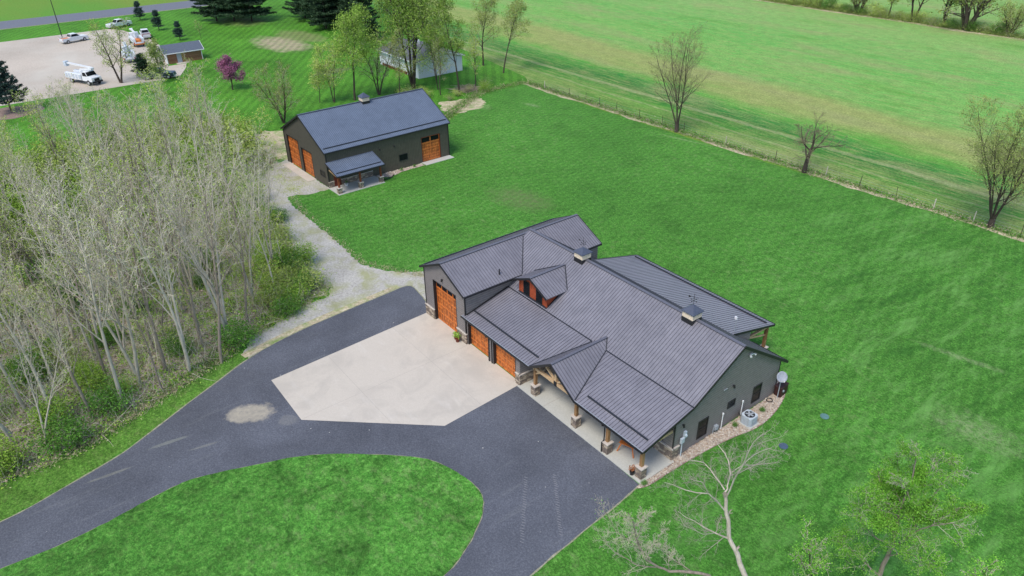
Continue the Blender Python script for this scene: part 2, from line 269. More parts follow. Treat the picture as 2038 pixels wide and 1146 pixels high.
# ---------------------------------------------------------------- ground sheets
rg = random.Random(7)
def rough_poly(pts, step, jit):
    out = []; n = len(pts)
    for i in range(n):
        a = Vector(pts[i]); b = Vector(pts[(i+1) % n]); L = (b-a).length; k = max(1, min(60, int(L/step))); d = (b-a)/k; nn = Vector((-d.y, d.x)).normalized() if L else Vector((0, 0))
        for j in range(k): out.append(a+d*j+nn*(rg.uniform(-jit, jit) if j or jit else 0))
    return out
def smooth_poly(pts, k=6, closed=False):
    n = len(pts); out = []
    rngs = range(n if closed else n-1)
    for i in rngs:
        p0, p1, p2, p3 = [Vector(pts[(i+q) % n] if closed else pts[min(max(i+q, 0), n-1)]) for q in (-1, 0, 1, 2)]
        for j in range(k):
            t = j/k; out.append(.5*((2*p1)+(-p0+p2)*t+(2*p0-5*p1+4*p2-p3)*t*t+(-p0+3*p1-3*p2+p3)*t**3))
    if not closed: out.append(Vector(pts[-1]))
    return out
def sheet(name, pts, z, m, jit=0, step=1.0, thick=0):
    p = rough_poly(pts, step, jit) if jit else [Vector(q) for q in pts]
    b = MB()
    area = sum(p[i].x*p[(i+1) % len(p)].y-p[(i+1) % len(p)].x*p[i].y for i in range(len(p)))
    if area < 0: p = p[::-1]
    if thick: b.prism([(q.x, q.y, z-thick) for q in p], (0, 0, thick))
    else: b.poly([(q.x, q.y, z) for q in p])
    return kind(b.build(name, m), 'structure')
def ribbon(name, line, w, z, m, jit=0, h=0):
    b = MB(); L = [Vector(q) for q in line]; n = len(L); l = []; r = []
    for i, q in enumerate(L):
        d = (L[min(i+1, n-1)]-L[max(i-1, 0)]).normalized(); nn = Vector((-d.y, d.x)); ww = w*(1+rg.uniform(-jit, jit)); l.append(q+nn*ww/2); r.append(q-nn*ww/2)
    for i in range(n-1): b.poly([(r[i].x, r[i].y, z), (r[i+1].x, r[i+1].y, z), (l[i+1].x, l[i+1].y, z), (l[i].x, l[i].y, z)])
    return kind(b.build(name, m), 'structure')

sheet('ground', [(-2500, -2500), (2500, -2500), (2500, 2500), (-2500, 2500)], -0.008, M['farfield'])
sheet('crop_field', [(-190, 54.3), (400, 56.8), (400, 158.6), (-190, 158)], 0.0, M['field'], .25, 4)
sheet('neighbour_lawn', [(-190.3, -90), (-60, -90), (-60, 20), (-61, 36), (-66, 54.6), (-72, 57.5), (-90, 60), (-130, 66), (-190.3, 80)], .004, M['neighbour'])
sheet('lawn', [(-67.9, 54.3), (-67.6, 45), (-62, 38), (-58, 30), (-60, 4), (-46, -4), (-28, -12), (-12, -60), (10, -90), (140, -90), (140, 56.6), (9, 56.2), (-18, 54.5), (-50, 53.9)], .008, M['lawn'], .12, 1.5)
LOT = [(-172.6, -90), (-172.6, 8), (-168, 9.8), (-152.9, 12.2), (-144.9, 12.1), (-126.5, 8.7), (-123.8, 8.1), (-123.7, 11.5), (-120.5, 10.6), (-114.6, 7.8), (-113.5, 5), (-113.6, -90)]
sheet('parking_lot', LOT, .016, M['lot'])
sheet('road', [(-202.2, -600), (-190.2, -600), (-190.2, 600), (-202.2, 600)], .004+.012, M['road'])
ribbon('road_shoulder', [(-189.8, -600), (-189.8, 600)], .7, .012, M['edging'], .2)
WOODS = [(-12.9, -60), (-12.9, -33), (-13.3, -28.4), (-14.7, -24.6), (-16.2, -20.5), (-17.6, -17.2), (-18.6, -15.4), (-19.8, -13.6), (-20.2, -11.6), (-21.5, -8.6), (-21.9, -5.9), (-23.1, -4.9), (-26.9, -5.1), (-31.8, -4.4), (-35.8, -3.5), (-41, -2.7), (-47, -2.5), (-50.5, -2.0), (-55, .2), (-57, 3.5), (-62, 5.5), (-66, 3.5), (-66, -3), (-62, -9), (-58, -18), (-60, -30), (-62, -60)]
sheet('woods_floor', WOODS, .012, M['litter_floor'], .45, .7)
sheet('verge', [(-12.8, -60), (-12.8, -33), (-13.2, -28.4), (-14.6, -24.6), (-16.1, -20.5), (-17.5, -17.2), (-18.5, -15.4), (-17.0, -14.9), (-15.9, -16.5), (-14.9, -18.4), (-12.6, -22.8), (-10.4, -28.2), (-9.2, -33.5), (-9.2, -60)], .0125, M['verge'], .12, .6)
GRAVEL = [(-13, .2), (-18, 3.9), (-19.8, 3.86), (-21.15, 1.92), (-23.14, .44), (-25.46, -.39), (-29.8, -.16), (-36.2, -.04), (-40.3, .03), (-43.4, .0), (-45.9, .4), (-46.05, 1.7), (-45.1, 3.2), (-45.2, 5.6), (-58.2, 5.6), (-57.9, 3.4), (-56.7, 2.0), (-55, .2), (-50.5, -2.1), (-47, -2.5), (-43.5, -2.4), (-39.9, -2.7), (-35.7, -3.6), (-31.7, -4.5), (-26.8, -5.1), (-22.9, -4.9), (-21.5, -5.8), (-21.3, -8.6), (-20, -11.6), (-19.7, -13.7), (-17.5, -15.2), (-15.5, -15), (-15, 0)]
sheet('gravel_path', GRAVEL, .016, M['gravel'], .15, .35)
UPPER = [(-9.2, -90), (-9.2, -60), (-9.2, -42), (-9.22, -36), (-9.27, -33.5), (-9.48, -31.85), (-9.97, -29.95), (-10.48, -28), (-11.1, -25.95), (-11.92, -24.3), (-12.85, -22.5), (-13.75, -20.8), (-15.02, -18.2), (-16.05, -16.2), (-16.85, -14.2), (-17.3, -12.5), (-17.75, -10.3), (-18, -7.9), (-18.35, -4.1), (-18.68, .3), (-18.5, 1.1), (-17.9, 1.35), (-15.1, .95), (-14, .5), (-13.3, .0)]
LOWER = [(-.1, -.2), (12.95, -.25), (13.04, -.96), (13.3, -3), (13.4, -4.5), (13.5, -5.7), (13.65, -6.9), (13.75, -8.3), (14, -10.2), (14.2, -14), (14.3, -20), (14.3, -30), (14.2, -45), (14, -90)]
sheet('driveway', smooth_poly(UPPER, 4)+[Vector((-.1, .05))]+[Vector(q) for q in LOWER[1:]], .024, M['asphalt'])
ribbon('driveway_edge_west', smooth_poly(UPPER, 3), .11, .028, M['edging'], .5)
ribbon('driveway_edge_east', smooth_poly(LOWER[1:], 4), .10, .028, M['edging'], .5)
ribbon('gravel_shoulder', [(-17.1, -15.4), (-17.6, -13), (-18.1, -10.3), (-18.4, -7.9), (-18.75, -4.1), (-19.1, .3)], .9, .020, M['soil'], .35)
CIRC = smooth_poly([(-4.9, -36), (-4.95, -31), (-5.08, -28.2), (-5.4, -26), (-5.58, -24.4), (-5.55, -23.2), (-5.3, -22.1), (-4.33, -19.46), (-3.23, -16.7), (-2, -14.71), (-.03, -12.3), (1.88, -10.3), (3.34, -9.4), (5.11, -8.85), (6.67, -8.7), (7.69, -8.95), (8.82, -9.9), (9.74, -11.2), (10.44, -12.5), (10.94, -14.1), (11.2, -18), (11, -26), (8.5, -38), (4, -44), (-1.5, -43)], 5, True)
cl = MB(); cc = [Vector((q.x+rg.uniform(-.03, .03), q.y+rg.uniform(-.03, .03))) for q in CIRC]; cl.prism([(q.x, q.y, .02) for q in cc], (0, 0, .055)); kind(cl.build('circle_lawn', M['circle']), 'structure')
ribbon('circle_lawn_edge', [Vector(q) for q in CIRC]+[CIRC[0]], .12, .030, M['edging'], .5)
sheet('garage_apron', [(-13.35, -.06), (-12.55, -14.8), (-6.66, -14.87), (.35, -7.05), (-.05, -.2), (-.05, .28), (-13.35, .28)], .034, M['concrete'])
for a, b_ in (((-12.7, -9.9), (-2.3, -9.9)), ((-13.1, -3.65), (.1, -3.65)), ((-6.7, -14.7), (-6.9, -.1))):
    ribbon('apron_joint', [a, b_], .018, .038, M['joint'])
sheet('lawn_dirt', [(-67.9, 36), (-66.3, 42.8), (-63.5, 42.6), (-60.5, 39.6), (-61, 35), (-63.5, 34)], .012, M['soil'], .35, .5)
sheet('mulch_ring', [(q.x, q.y) for q in smooth_poly([(-111.5, -26), (-106.5, -26), (-104, -21), (-106.5, -16.5), (-110.2, -17.2), (-111.8, -21)], 4, True)], .012, M['mulch'], .15, .6)
sheet('barn_dirt', [(-58, 5.5), (-58, 9), (-61, 14), (-68, 12), (-72, 8), (-70, 3.5), (-63, 3)], .018, M['soil'], .3, .7)
ribbon('fence_strip', [(x, 54.1+(x+68)*.027+.25*math.sin(x*.35)) for x in np.arange(-68, 60, 1.2)], .9, .014, M['soil'], .55)
ribbon('hedge_strip', [(x, 158.2+.4*math.sin(x*.2)) for x in np.arange(-120, 200, 2)], 2.0, .006, M['soil'], .5)
sheet('far_meadow', [(-190, 159.5), (300, 161.5), (300, 420), (-190, 420)], 0.0, M['field'])
# tyre tracks on the asphalt: rows of dusty chevron marks
for k, (x0, y0, x1, y1) in enumerate(((8.9, -4.0, 13.0, -7.0), (7.9, -5.6, 12.0, -9.2))):
    b = MB(); n = 26
    for i in range(n):
        f = i/n; x = x0+(x1-x0)*f; y = y0+(y1-y0)*f; w = .09+.03*math.sin(i); b.poly([(x-.13, y-w, .028), (x+.1, y-w+.11, .028), (x+.13, y-w+.16, .028), (x-.1, y-w+.06, .028)])
    kind(b.build('tyre_marks', M['track']), 'structure')

# ---------------------------------------------------------------- building helpers
def slope(name, pts, m, parent, ribdir, spacing=.27, th=.10, rib=True, h=.026):
    P = [Vector(p) for p in pts]; n = Vector((0, 0, 0))
    for i in range(len(P)): n += (P[i]-P[0]).cross(P[(i+1) % len(P)]-P[0])
    n.normalize()
    if n.z < 0: n = -n; P = P[::-1]
    w = Vector(ribdir); w = (w-n*w.dot(n)).normalized(); u = w.cross(n).normalized(); o = P[0]
    q = [((p-o).dot(u), (p-o).dot(w)) for p in P]
    b = MB(); b.prism(P, -n*th)
    ro = b.build(name, m, parent)
    if rib:
        b = MB(); a0 = min(a for a, _ in q); a1 = max(a for a, _ in q); a = a0+spacing*.5
        while a < a1:
            hits = []
            for i in range(len(q)):
                (xa, ya), (xb, yb) = q[i], q[(i+1) % len(q)]
                if (xa-a)*(xb-a) < 0: hits.append(ya+(yb-ya)*(a-xa)/(xb-xa))
            hits.sort()
            for y0, y1 in zip(hits[::2], hits[1::2]):
                if y1-y0 > .1:
                    c0 = o+u*a+w*(y0+.012); c1 = o+u*a+w*(y1-.012)
                    b.prism([c0-u*.015-n*.003, c0+u*.015-n*.003, c0+u*.009+n*h, c0-u*.009+n*h], c1-c0)
            a += spacing
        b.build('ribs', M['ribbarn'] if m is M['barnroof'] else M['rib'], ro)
    return ro
def strip(name, a, b_, w, h, m, parent, up=(0, 0, 1)): return MB().bar(a, b_, w, h, up).build(name, m, parent)
def gdoor(parent, o, u, w, hgt, rows=4, cols=4, glass=True):
    """panelled overhead door: o = lower corner, u = direction along the wall, faces u x z"""
    o = Vector(o); u = Vector(u); nrm = u.cross(Vector((0, 0, 1))); d = MB().prism([o, o+u*w, o+u*w+Vector((0, 0, hgt)), o+Vector((0, 0, hgt))], -nrm*.06).build('garage_door', M['door'], parent)
    s = MB(); st = .085
    for i in range(rows+1):
        z = hgt*i/rows; z0 = max(0, z-st/2); z1 = min(hgt, z+st/2); s.prism([o+Vector((0, 0, z0)), o+u*w+Vector((0, 0, z0)), o+u*w+Vector((0, 0, z1)), o+Vector((0, 0, z1))], nrm*.025)
    for j in range(cols*2+1):
        x = w*j/(cols*2); ww = st if j % 2 == 0 else .045; x0 = max(0, x-ww/2); x1 = min(w, x+ww/2)
        for i in range(rows):
            za = hgt*i/rows+st/2+.002; zb = hgt*(i+1)/rows-st/2-.002; s.prism([o+u*x0+Vector((0, 0, za)), o+u*x1+Vector((0, 0, za)), o+u*x1+Vector((0, 0, zb)), o+u*x0+Vector((0, 0, zb))], nrm*.022)
    s.build('stile', M['doorframe'], d)
    if glass:
        g = MB()
        for j in range(cols):
            x0 = w*j/cols+.1; x1 = w*(j+1)/cols-.1; za = hgt*(rows-1)/rows+.14; zb = hgt-.09
            g.prism([o+u*x0+Vector((0, 0, za)), o+u*x1+Vector((0, 0, za)), o+u*x1+Vector((0, 0, zb)), o+u*x0+Vector((0, 0, zb))], nrm*.03)
        g.build('window_pane', M['glass'], d)
    return d
def window(parent, o, u, w, h, bars=False, fr=None):
    o = Vector(o); u = Vector(u); nrm = u.cross(Vector((0, 0, 1))); Z = Vector((0, 0, 1)); f = MB(); t = .07
    for (a, b_, c, d) in ((0, w, 0, t), (0, w, h-t, h), (0, t, t, h-t), (w-t, w, t, h-t)): f.prism([o+u*a+Z*c, o+u*b_+Z*c, o+u*b_+Z*d, o+u*a+Z*d], nrm*.05)
    if bars: f.prism([o+u*t+Z*(h/2-.02), o+u*(w-t)+Z*(h/2-.02), o+u*(w-t)+Z*(h/2+.02), o+u*t+Z*(h/2+.02)], nrm*.045)
    wi = f.build('window', fr or M['trim'], parent)
    MB().prism([o+u*t+Z*t, o+u*(w-t)+Z*t, o+u*(w-t)+Z*(h-t), o+u*t+Z*(h-t)], nrm*.02).build('pane', M['glass'], wi); return wi
def cupola(parent, x, y, zr, s=.47, vane=True, roofz=None):
    """square louvred cupola straddling a ridge"""
    z0 = zr-.42; zb = zr+.08; zt = zr+.60; za = roofz or zr+1.1
    c = MB().box(x-s-.03, x+s+.03, y-s-.03, y+s+.03, z0, zb).build('cupola', M['trim'], parent)
    b = MB(); b.box(x-s, x+s, y-s, y+s, zb+.002, zt)
    for k in range(6):
        z = zb+.05+k*(zt-zb-.1)/6; b.box(x-s-.02, x+s+.02, y-s-.02, y+s+.02, z, z+.025)
    b.build('louvre', M['cream'], c)
    r = s+.11; b = MB(); n = len(b.v); b.v += [(x-r, y-r, zt), (x+r, y-r, zt), (x+r, y+r, zt), (x-r, y+r, zt), (x, y, za), (x-r, y-r, zt-.05), (x+r, y-r, zt-.05), (x+r, y+r, zt-.05), (x-r, y+r, zt-.05)]
    b.f += [(0, 1, 4), (1, 2, 4), (2, 3, 4), (3, 0, 4), (8, 7, 6, 5), (5, 6, 1, 0), (6, 7, 2, 1), (7, 8, 3, 2), (8, 5, 0, 3)]
    b.build('cupola_roof', M['cupolaroof'], c)
    if vane:
        v = MB(); v.tube([(x, y, za-.04), (x, y, za+.85)], .014, 5)
        for dx, dy in ((1, 0), (0, 1)): v.bar((x-dx*.22, y-dy*.22, za+.28), (x+dx*.22, y+dy*.22, za+.28), .015, .015); 
        for dx, dy in ((1, 0), (0, 1), (-1, 0), (0, -1)): v.box(x+dx*.24-.03, x+dx*.24+.03, y+dy*.24-.012, y+dy*.24+.012, za+.25, za+.33)
        v.bar((x-.30, y-.12, za+.55), (x+.28, y+.11, za+.55), .016, .016); v.prism([(x-.38, y-.15, za+.48), (x-.2, y-.08, za+.55), (x-.38, y-.15, za+.64)], (.02, -.02, 0)); v.tube([(x, y, za+.4), (x, y, za+.45), (x, y, za+.5)], [.01, .05, .01], 6)
        v.build('weathervane', M['trim'], c)
    return c
def pier(parent, x, y, ztop, w=.52, h=.92, mt='timber', pw=.23, zb=0.0):
    p = MB().box(x-w/2, x+w/2, y-w/2, y+w/2, zb, h).build('pier', M['stone'], parent, bevel=.015)
    MB().box(x-w/2-.05, x+w/2+.05, y-w/2-.05, y+w/2+.05, h+.001, h+.09).build('cap', M['cap'], p, bevel=.01)
    MB().box(x-pw/2, x+pw/2, y-pw/2, y+pw/2, h+.091, ztop).build('post', M[mt], parent, bevel=.01)
def lamp_up(parent, p, nrm):
    p = Vector(p); nrm = Vector(nrm); b = MB(); b.tube([p+nrm*.02, p+nrm*.14], .06, 8); b.tube([p+nrm*.12+Vector((0, 0, .09)), p+nrm*.14-Vector((0, 0, .14))], [.05, .08], 8); b.build('wall_light', M['trim'], parent)

# ---------------------------------------------------------------- HOUSE
H = empty('house', (0, 0, 0)); tag(H, 'large dark grey ranch house with brown-grey metal roofs, dormer and timber porch', 'house')
S = M['siding']
# roof planes
R_ = M['roof']; XL, XR = -7.12, 12.9; xw = -10.2; WY0, WY1 = -.27, 14.85
wz = lambda x: 6.42-abs(x-xw)*.485
f2 = lambda y: 3.98+(y-4.39)*.5995
f1 = lambda y: 2.78+(y+.19)*.262
rr = lambda y: 6.79-(y-9.08)*.6588
P = lambda x, y, f: (x, y, f(y))
slope('roof', [P(-7.05, 4.39, f2), P(-7.05, 5.7, f2), P(-10.0, 8.3, f2), (-10.0, 9.08, 6.79), (XR, 9.08, 6.79), P(XR, 4.39, f2)], R_, H, (0, -1, -.6))
slope('low_roof', [(-7.39, -.19, 2.78), P(-7.39, -.01, f1), P(XL+.0, -.01, f1), P(XL, 4.388, f1), P(3.24, 4.388, f1), P(1.5, -.19, f1)], R_, H, (0, -1, -.26))
slope('porch_roof', [P(4.71, 4.388, f1), P(XR, 4.388, f1), P(XR, -.19, f1), P(6.45, -.19, f1)], R_, H, (0, -1, -.26))
slope('rear_roof', [(-10.0, 9.081, 6.79), P(-10.0, 9.6, rr), P(-7.0, 12.0, rr), P(-7.0, 15.0, rr), P(XR, 15.0, rr), (XR, 9.081, 6.79)], R_, H, (0, 1, -.66))
wr_ = lambda x, y: (x, y, wz(x))
slope('wing_roof', [wr_(xw, WY0), wr_(-6.85, WY0), wr_(-6.85, WY1), wr_(xw, WY1)], R_, H, (1, 0, -.485))
slope('wing_roof', [wr_(xw-.001, WY0), wr_(-13.55, WY0), wr_(-13.55, WY1), wr_(xw-.001, WY1)], R_, H, (-1, 0, -.485))
rp = lambda y: 4.47-(y-12.73)*.248
slope('rear_porch_roof', [(-5.33, 12.55, rp(12.55)+.0), (9.55, 12.55, rp(12.55)), (9.55, 18.07, rp(18.07)), (-5.33, 18.07, rp(18.07))], R_, H, (0, 1, -.248))
# entry gable
gz = lambda x: 4.452-abs(x-3.975)*.66
slope('entry_gable_roof', [(3.975, -.27, gz(3.975)), (3.975, 5.2, gz(3.975)), (4.74, 4.34, gz(4.74)), (6.51, -.27, gz(6.51))], R_, H, (1, 0, -.66))
slope('entry_gable_roof', [(3.974, -.27, gz(3.975)), (3.974, 5.2, gz(3.975)), (3.21, 4.34, gz(4.74)), (1.44, -.27, gz(6.51))], R_, H, (-1, 0, -.66))
# dormer roof
DX = -4.046; dz = lambda x: 6.154-abs(x-DX)*.4527
slope('dormer_roof', [(DX, 4.27, dz(DX)), (DX, 8.05, dz(DX)), (DX+2.1, 6.45, dz(DX+2.1)), (DX+2.1, 4.27, dz(DX+2.1))], R_, H, (1, 0, -.45))
slope('dormer_roof', [(DX-.001, 4.27, dz(DX)), (DX-.001, 8.05, dz(DX)), (DX-2.1, 6.45, dz(DX+2.1)), (DX-2.1, 4.27, dz(DX+2.1))], R_, H, (-1, 0, -.45))
# ridge caps, valleys, rakes, guards
def ridge(a, b_, w=.22):
    a = Vector(a); b_ = Vector(b_); strip('ridge_cap', a+Vector((0, 0, .045)), b_+Vector((0, 0, .045)), w, .035, M['ridge'], H)
ridge((-10.0, 9.08, 6.79), (XR, 9.08, 6.79), .26); ridge((xw, WY0, 6.42), (xw, WY1, 6.42)); ridge((3.975, -.27, 4.452), (3.975, 5.1, 4.452)); ridge((DX, 4.27, 6.154), (DX, 7.9, 6.154))
def rake(a, b_, w=.05, h=.17, dz_=-.055, m='trim'):
    a = Vector(a); b_ = Vector(b_); strip('rake_trim', a+Vector((0, 0, dz_)), b_+Vector((0, 0, dz_)), w, h, M[m], H)
E_ = .028
rake(P(XR+E_, -.19, f1), P(XR+E_, 4.39, f1)); rake(P(XR+E_, 4.39, f2), P(XR+E_, 9.08, f2)); rake(P(XR+E_, 9.08, rr), P(XR+E_, 15.0, rr), h=.2)
for sx in (-1, 1):
    rake((xw, WY0-E_, 6.42), wr_(xw+sx*3.35, WY0-E_)); rake((xw, WY1+E_, 6.42), wr_(xw+sx*3.35, WY1+E_))
    rake((3.975, -.27-E_, 4.452), (3.975+sx*2.53, -.27-E_, gz(6.505))); rake((DX, 4.27-E_, 6.154), (DX+sx*2.1, 4.27-E_, dz(DX+2.1)))
rake((9.55+E_, 12.7, rp(12.7)), (9.55+E_, 18.07, rp(18.07))); rake((-5.33-E_, 12.7, rp(12.7)), (-5.33-E_, 18.07, rp(18.07)))
# fascia / gutters
def gutter(a, b_, n_, m='trim'):
    a = Vector(a); b_ = Vector(b_); n_ = Vector(n_); g = MB(); g.bar(a+n_*.06-Vector((0, 0, .09)), b_+n_*.06-Vector((0, 0, .09)), .11, .10); g.bar(a+n_*.115-Vector((0, 0, .03)), b_+n_*.115-Vector((0, 0, .03)), .016, .03); g.build('gutter', M[m], H)
gutter((-7.39, -.19, 2.78), (1.5, -.19, 2.78), (0, -1, 0)); gutter((6.45, -.19, 2.78), (XR, -.19, 2.78), (0, -1, 0))
gutter((-6.85, WY0, wz(-6.85)), (-6.85, WY1, wz(-6.85)), (1, 0, 0)); gutter((-13.55, WY0, wz(-13.55)), (-13.55, WY1, wz(-13.55)), (-1, 0, 0))
gutter((9.7, 15.0, rr(15)), (XR, 15.0, rr(15)), (0, 1, 0)); gutter((-5.33, 18.07, rp(18.07)), (9.55, 18.07, rp(18.07)), (0, 1, 0))
strip('eave_flashing', (-7.39, -.215, 2.79), (1.5, -.215, 2.79), .05, .012, M['grey'], H); strip('eave_flashing', (6.45, -.215, 2.79), (XR, -.215, 2.79), .05, .012, M['grey'], H)
def valley(a, b_, w=.07):
    a = Vector(a)+Vector((0, 0, .04)); b_ = Vector(b_)+Vector((0, 0, .04)); strip('valley_flashing', a, b_, w, .03, M['guard'], H)
valley(wr_(-6.86, 5.72), wr_(-10.0, 8.32)); valley((4.72, 4.38, gz(4.72)), (6.48, -.2, gz(6.48))); valley((3.23, 4.38, gz(4.72)), (1.47, -.2, gz(6.48))); valley((4.72, 4.38, gz(4.72)), (3.99, 5.15, 4.44))
valley((DX+.05, 7.95, 6.13), (DX+2.08, 6.44, dz(DX+2.08))); valley((DX-.05, 7.95, 6.13), (DX-2.08, 6.44, dz(DX+2.08))); valley((-9.9, 9.7, rr(9.7)), (-7.05, 11.95, rr(11.95)))
strip('break_flashing', (-7.1, 4.39, 4.0), (3.2, 4.39, 4.0), .09, .035, M['guard'], H); strip('break_flashing', (4.72, 4.39, 4.0), (XR, 4.39, 4.0), .09, .035, M['guard'], H)
strip('wall_flashing', (-7.05, .1, f1(.1)+.03), (-7.05, 4.35, f1(4.35)+.03), .14, .06, M['trim'], H)
def guard(x0, x1, y, f): strip('snow_guard', (x0, y, f(y)+.06), (x1, y, f(y)+.06), .10, .09, M['guard'], H)
guard(-6.9, 1.35, .78, f1); guard(6.9, 12.5, .62, f1); guard(-5.0, 9.2, 17.45, rp)
strip('snow_guard', (-13.2, WY0+.3, wz(-13.2)+.06), (-13.2, WY1-.3, wz(-13.2)+.06), .1, .08, M['guard'], H)
# walls
def pz(x, pts, th, name='wall', m=S): return MB().prism([(x, a, b_) for a, b_ in pts], (th, 0, 0)).build(name, m, H)
WX = 12.65
pz(WX-.2, [(3.05, 0), (14.5, 0), (14.5, rr(14.5)-.1), (9.08, 6.67), (4.39, 3.86), (3.05, f1(3.05)-.1)], .2)
pz(-.2, [(.08, 0), (3.05, 0), (3.05, f1(3.05)-.1), (.08, f1(.08)-.1)], .2)
MB().box(-.2, WX-.2, 3.05, 3.25, 0, 3.5).build('wall', S, H)
MB().box(-7.15, WX-.2, 14.3, 14.499, 0, 3.1).build('wall', S, H)
# garage front with two openings
def front_wall(x0, x1, y, h, op, th=.3):
    b = MB(); xs = x0
    for a, c, hh in op: b.box(xs, a, y, y+th, 0, h); b.box(a, c, y, y+th, hh, h); xs = c
    b.box(xs, x1, y, y+th, 0, h); return b.build('wall', S, H)
front_wall(-7.1, -.2, .08, 2.68, ((-6.95, -4.05, 2.32), (-3.45, -.52, 2.32)))
g1 = gdoor(H, (-6.93, .36, .05), (1, 0, 0), 2.86, 2.25); g2 = gdoor(H, (-3.43, .36, .05), (1, 0, 0), 2.89, 2.25)
for xa, xb, hh, y in ((-6.95, -4.05, 2.32, .07), (-3.45, -.52, 2.32, .07), (-11.95, -8.4, 4.12, -.01)):
    b = MB(); b.box(xa-.002, xa+.07, y, y+.31, 0.03, hh); b.box(xb-.07, xb+.002, y, y+.31, 0.03, hh); b.box(xa+.071, xb-.071, y, y+.31, hh-.06, hh+.002); b.build('door_jamb', M['trim'], H)
# wing walls
def wing_front(y, th):
    b = MB(); z = lambda x: wz(x)-.12
    b.prism([(-13.3, y, 0), (-11.95, y, 0), (-11.95, y, 4.12), (-8.4, y, 4.12), (-8.4, y, 0), (-7.12, y, 0), (-7.12, y, z(-7.12)), (xw, y, z(xw)), (-13.3, y, z(-13.3))], (0, th, 0)); return b.build('wall', S, H)
wing_front(0, .3); gdoor(H, (-11.9, .3, .05), (1, 0, 0), 3.45, 4.05, 5, 4)
MB().prism([(-13.3, 14.5, 0), (-7.12, 14.5, 0), (-7.12, 14.5, wz(-7.12)-.12), (xw, 14.5, 6.3), (-13.3, 14.5, wz(-13.3)-.12)], (0, .2, 0)).build('wall', S, H)
MB().box(-13.3, -13.1, .301, 14.499, 0, wz(-13.3)-.1).build('wall', S, H); MB().box(-7.32, -7.12, .301, 14.499, 0, wz(-7.12)-.1).build('wall', S, H)
for x, y, z in ((-7.12, -.012, wz(-7.12)-.13), (-13.3, -.012, wz(-13.3)-.13)): MB().box(x-.05, x+.05, y-.03, y+.07, 1.0, z).build('corner_trim', M['trim'], H)
MB().box(WX-.09, WX+.02, 14.42, 14.52, 0, 3.0).build('corner_trim', M['trim'], H); MB().box(WX-.03, WX+.02, 3.02, 3.12, 1.0, f1(3.05)-.12).build('corner_trim', M['trim'], H)
# stone wainscot and cap
def wains(x0, x1, y0, y1, h=.98):
    s = MB().box(x0, x1, y0, y1, 0, h).build('stone_base', M['stone'], H); MB().box(x0-.04, x1+.04, y0-.04, y1+.04, h+.001, h+.07).build('cap', M['cap'], s); return s
wains(-13.38, -11.97, -.09, -.002); wains(-8.38, -7.02, -.09, -.002); wains(-.44, -.0, -.02, .078); wains(.001, .09, -.02, 2.95); wains(.095, 4.6, 2.95, 3.048); wains(6.2, 12.74, 2.95, 3.048); wains(WX+.001, WX+.09, 3.05, 3.62)
# gable end windows, porch door & windows
window(H, (WX, 5.52, .42), (0, 1, 0), 1.03, 1.58, True); window(H, (WX, 8.6, 1.52), (0, 1, 0), .82, .6); window(H, (WX, 11.52, .52), (0, 1, 0), .98, 1.5, True)
window(H, (7.3, 3.05, 1.15), (1, 0, 0), 1.6, 1.2, True); window(H, (10.2, 3.05, 1.15), (1, 0, 0), 1.6, 1.2, True); window(H, (1.4, 3.05, 1.15), (1, 0, 0), 1.6, 1.2, True)
ed = MB().box(4.85, 5.95, 2.98, 3.048, .05, 2.15).build('front_door', M['door'], H); MB().tube([(5.8, 2.93, 1.0), (5.8, 2.93, 1.25)], .02, 6).build('handle', M['trim'], ed)
# dormer body
dm = MB(); yb = lambda z: 4.39+(z-3.98)/.5995
dm.prism([(DX-1.72, 4.62, 4.05), (DX+1.72, 4.62, 4.05), (DX+1.72, 4.62, dz(DX+1.72)-.1), (DX, 4.62, dz(DX)-.1), (DX-1.72, 4.62, dz(DX+1.72)-.1)], (0, .12, 0))
for sx in (-1, 1):
    x = DX+sx*1.72; dm.prism([(x, 4.742, 4.1), (x, 6.5, 5.2), (x, 6.5, 5.28), (x, 4.742, 5.28)], (-sx*.12, 0, 0))
dw = dm.build('dormer', M['cedar'], H)
for xa in (DX-1.2, DX+.42):
    b = MB(); b.box(xa, xa+.78, 4.57, 4.618, 4.16, 5.42); sh = b.build('window', M['trim'], dw); MB().box(xa+.08, xa+.7, 4.55, 4.568, 4.24, 5.34).build('pane', M['glass'], sh)
for sx in (-1, 1): MB().box(DX+sx*1.72-.05, DX+sx*1.72+.05, 4.57, 4.67, 4.06, 5.24).build('corner_trim', M['cedar'], dw)
strip('wall_flashing', (DX-1.75, 4.56, 4.13), (DX+1.8, 4.56, 4.13), .16, .05, M['guard'], H)
strip('wall_flashing', (DX+1.78, 4.65, f2(4.65)+.03), (DX+1.78, 6.4, f2(6.4)+.03), .1, .05, M['trim'], H)
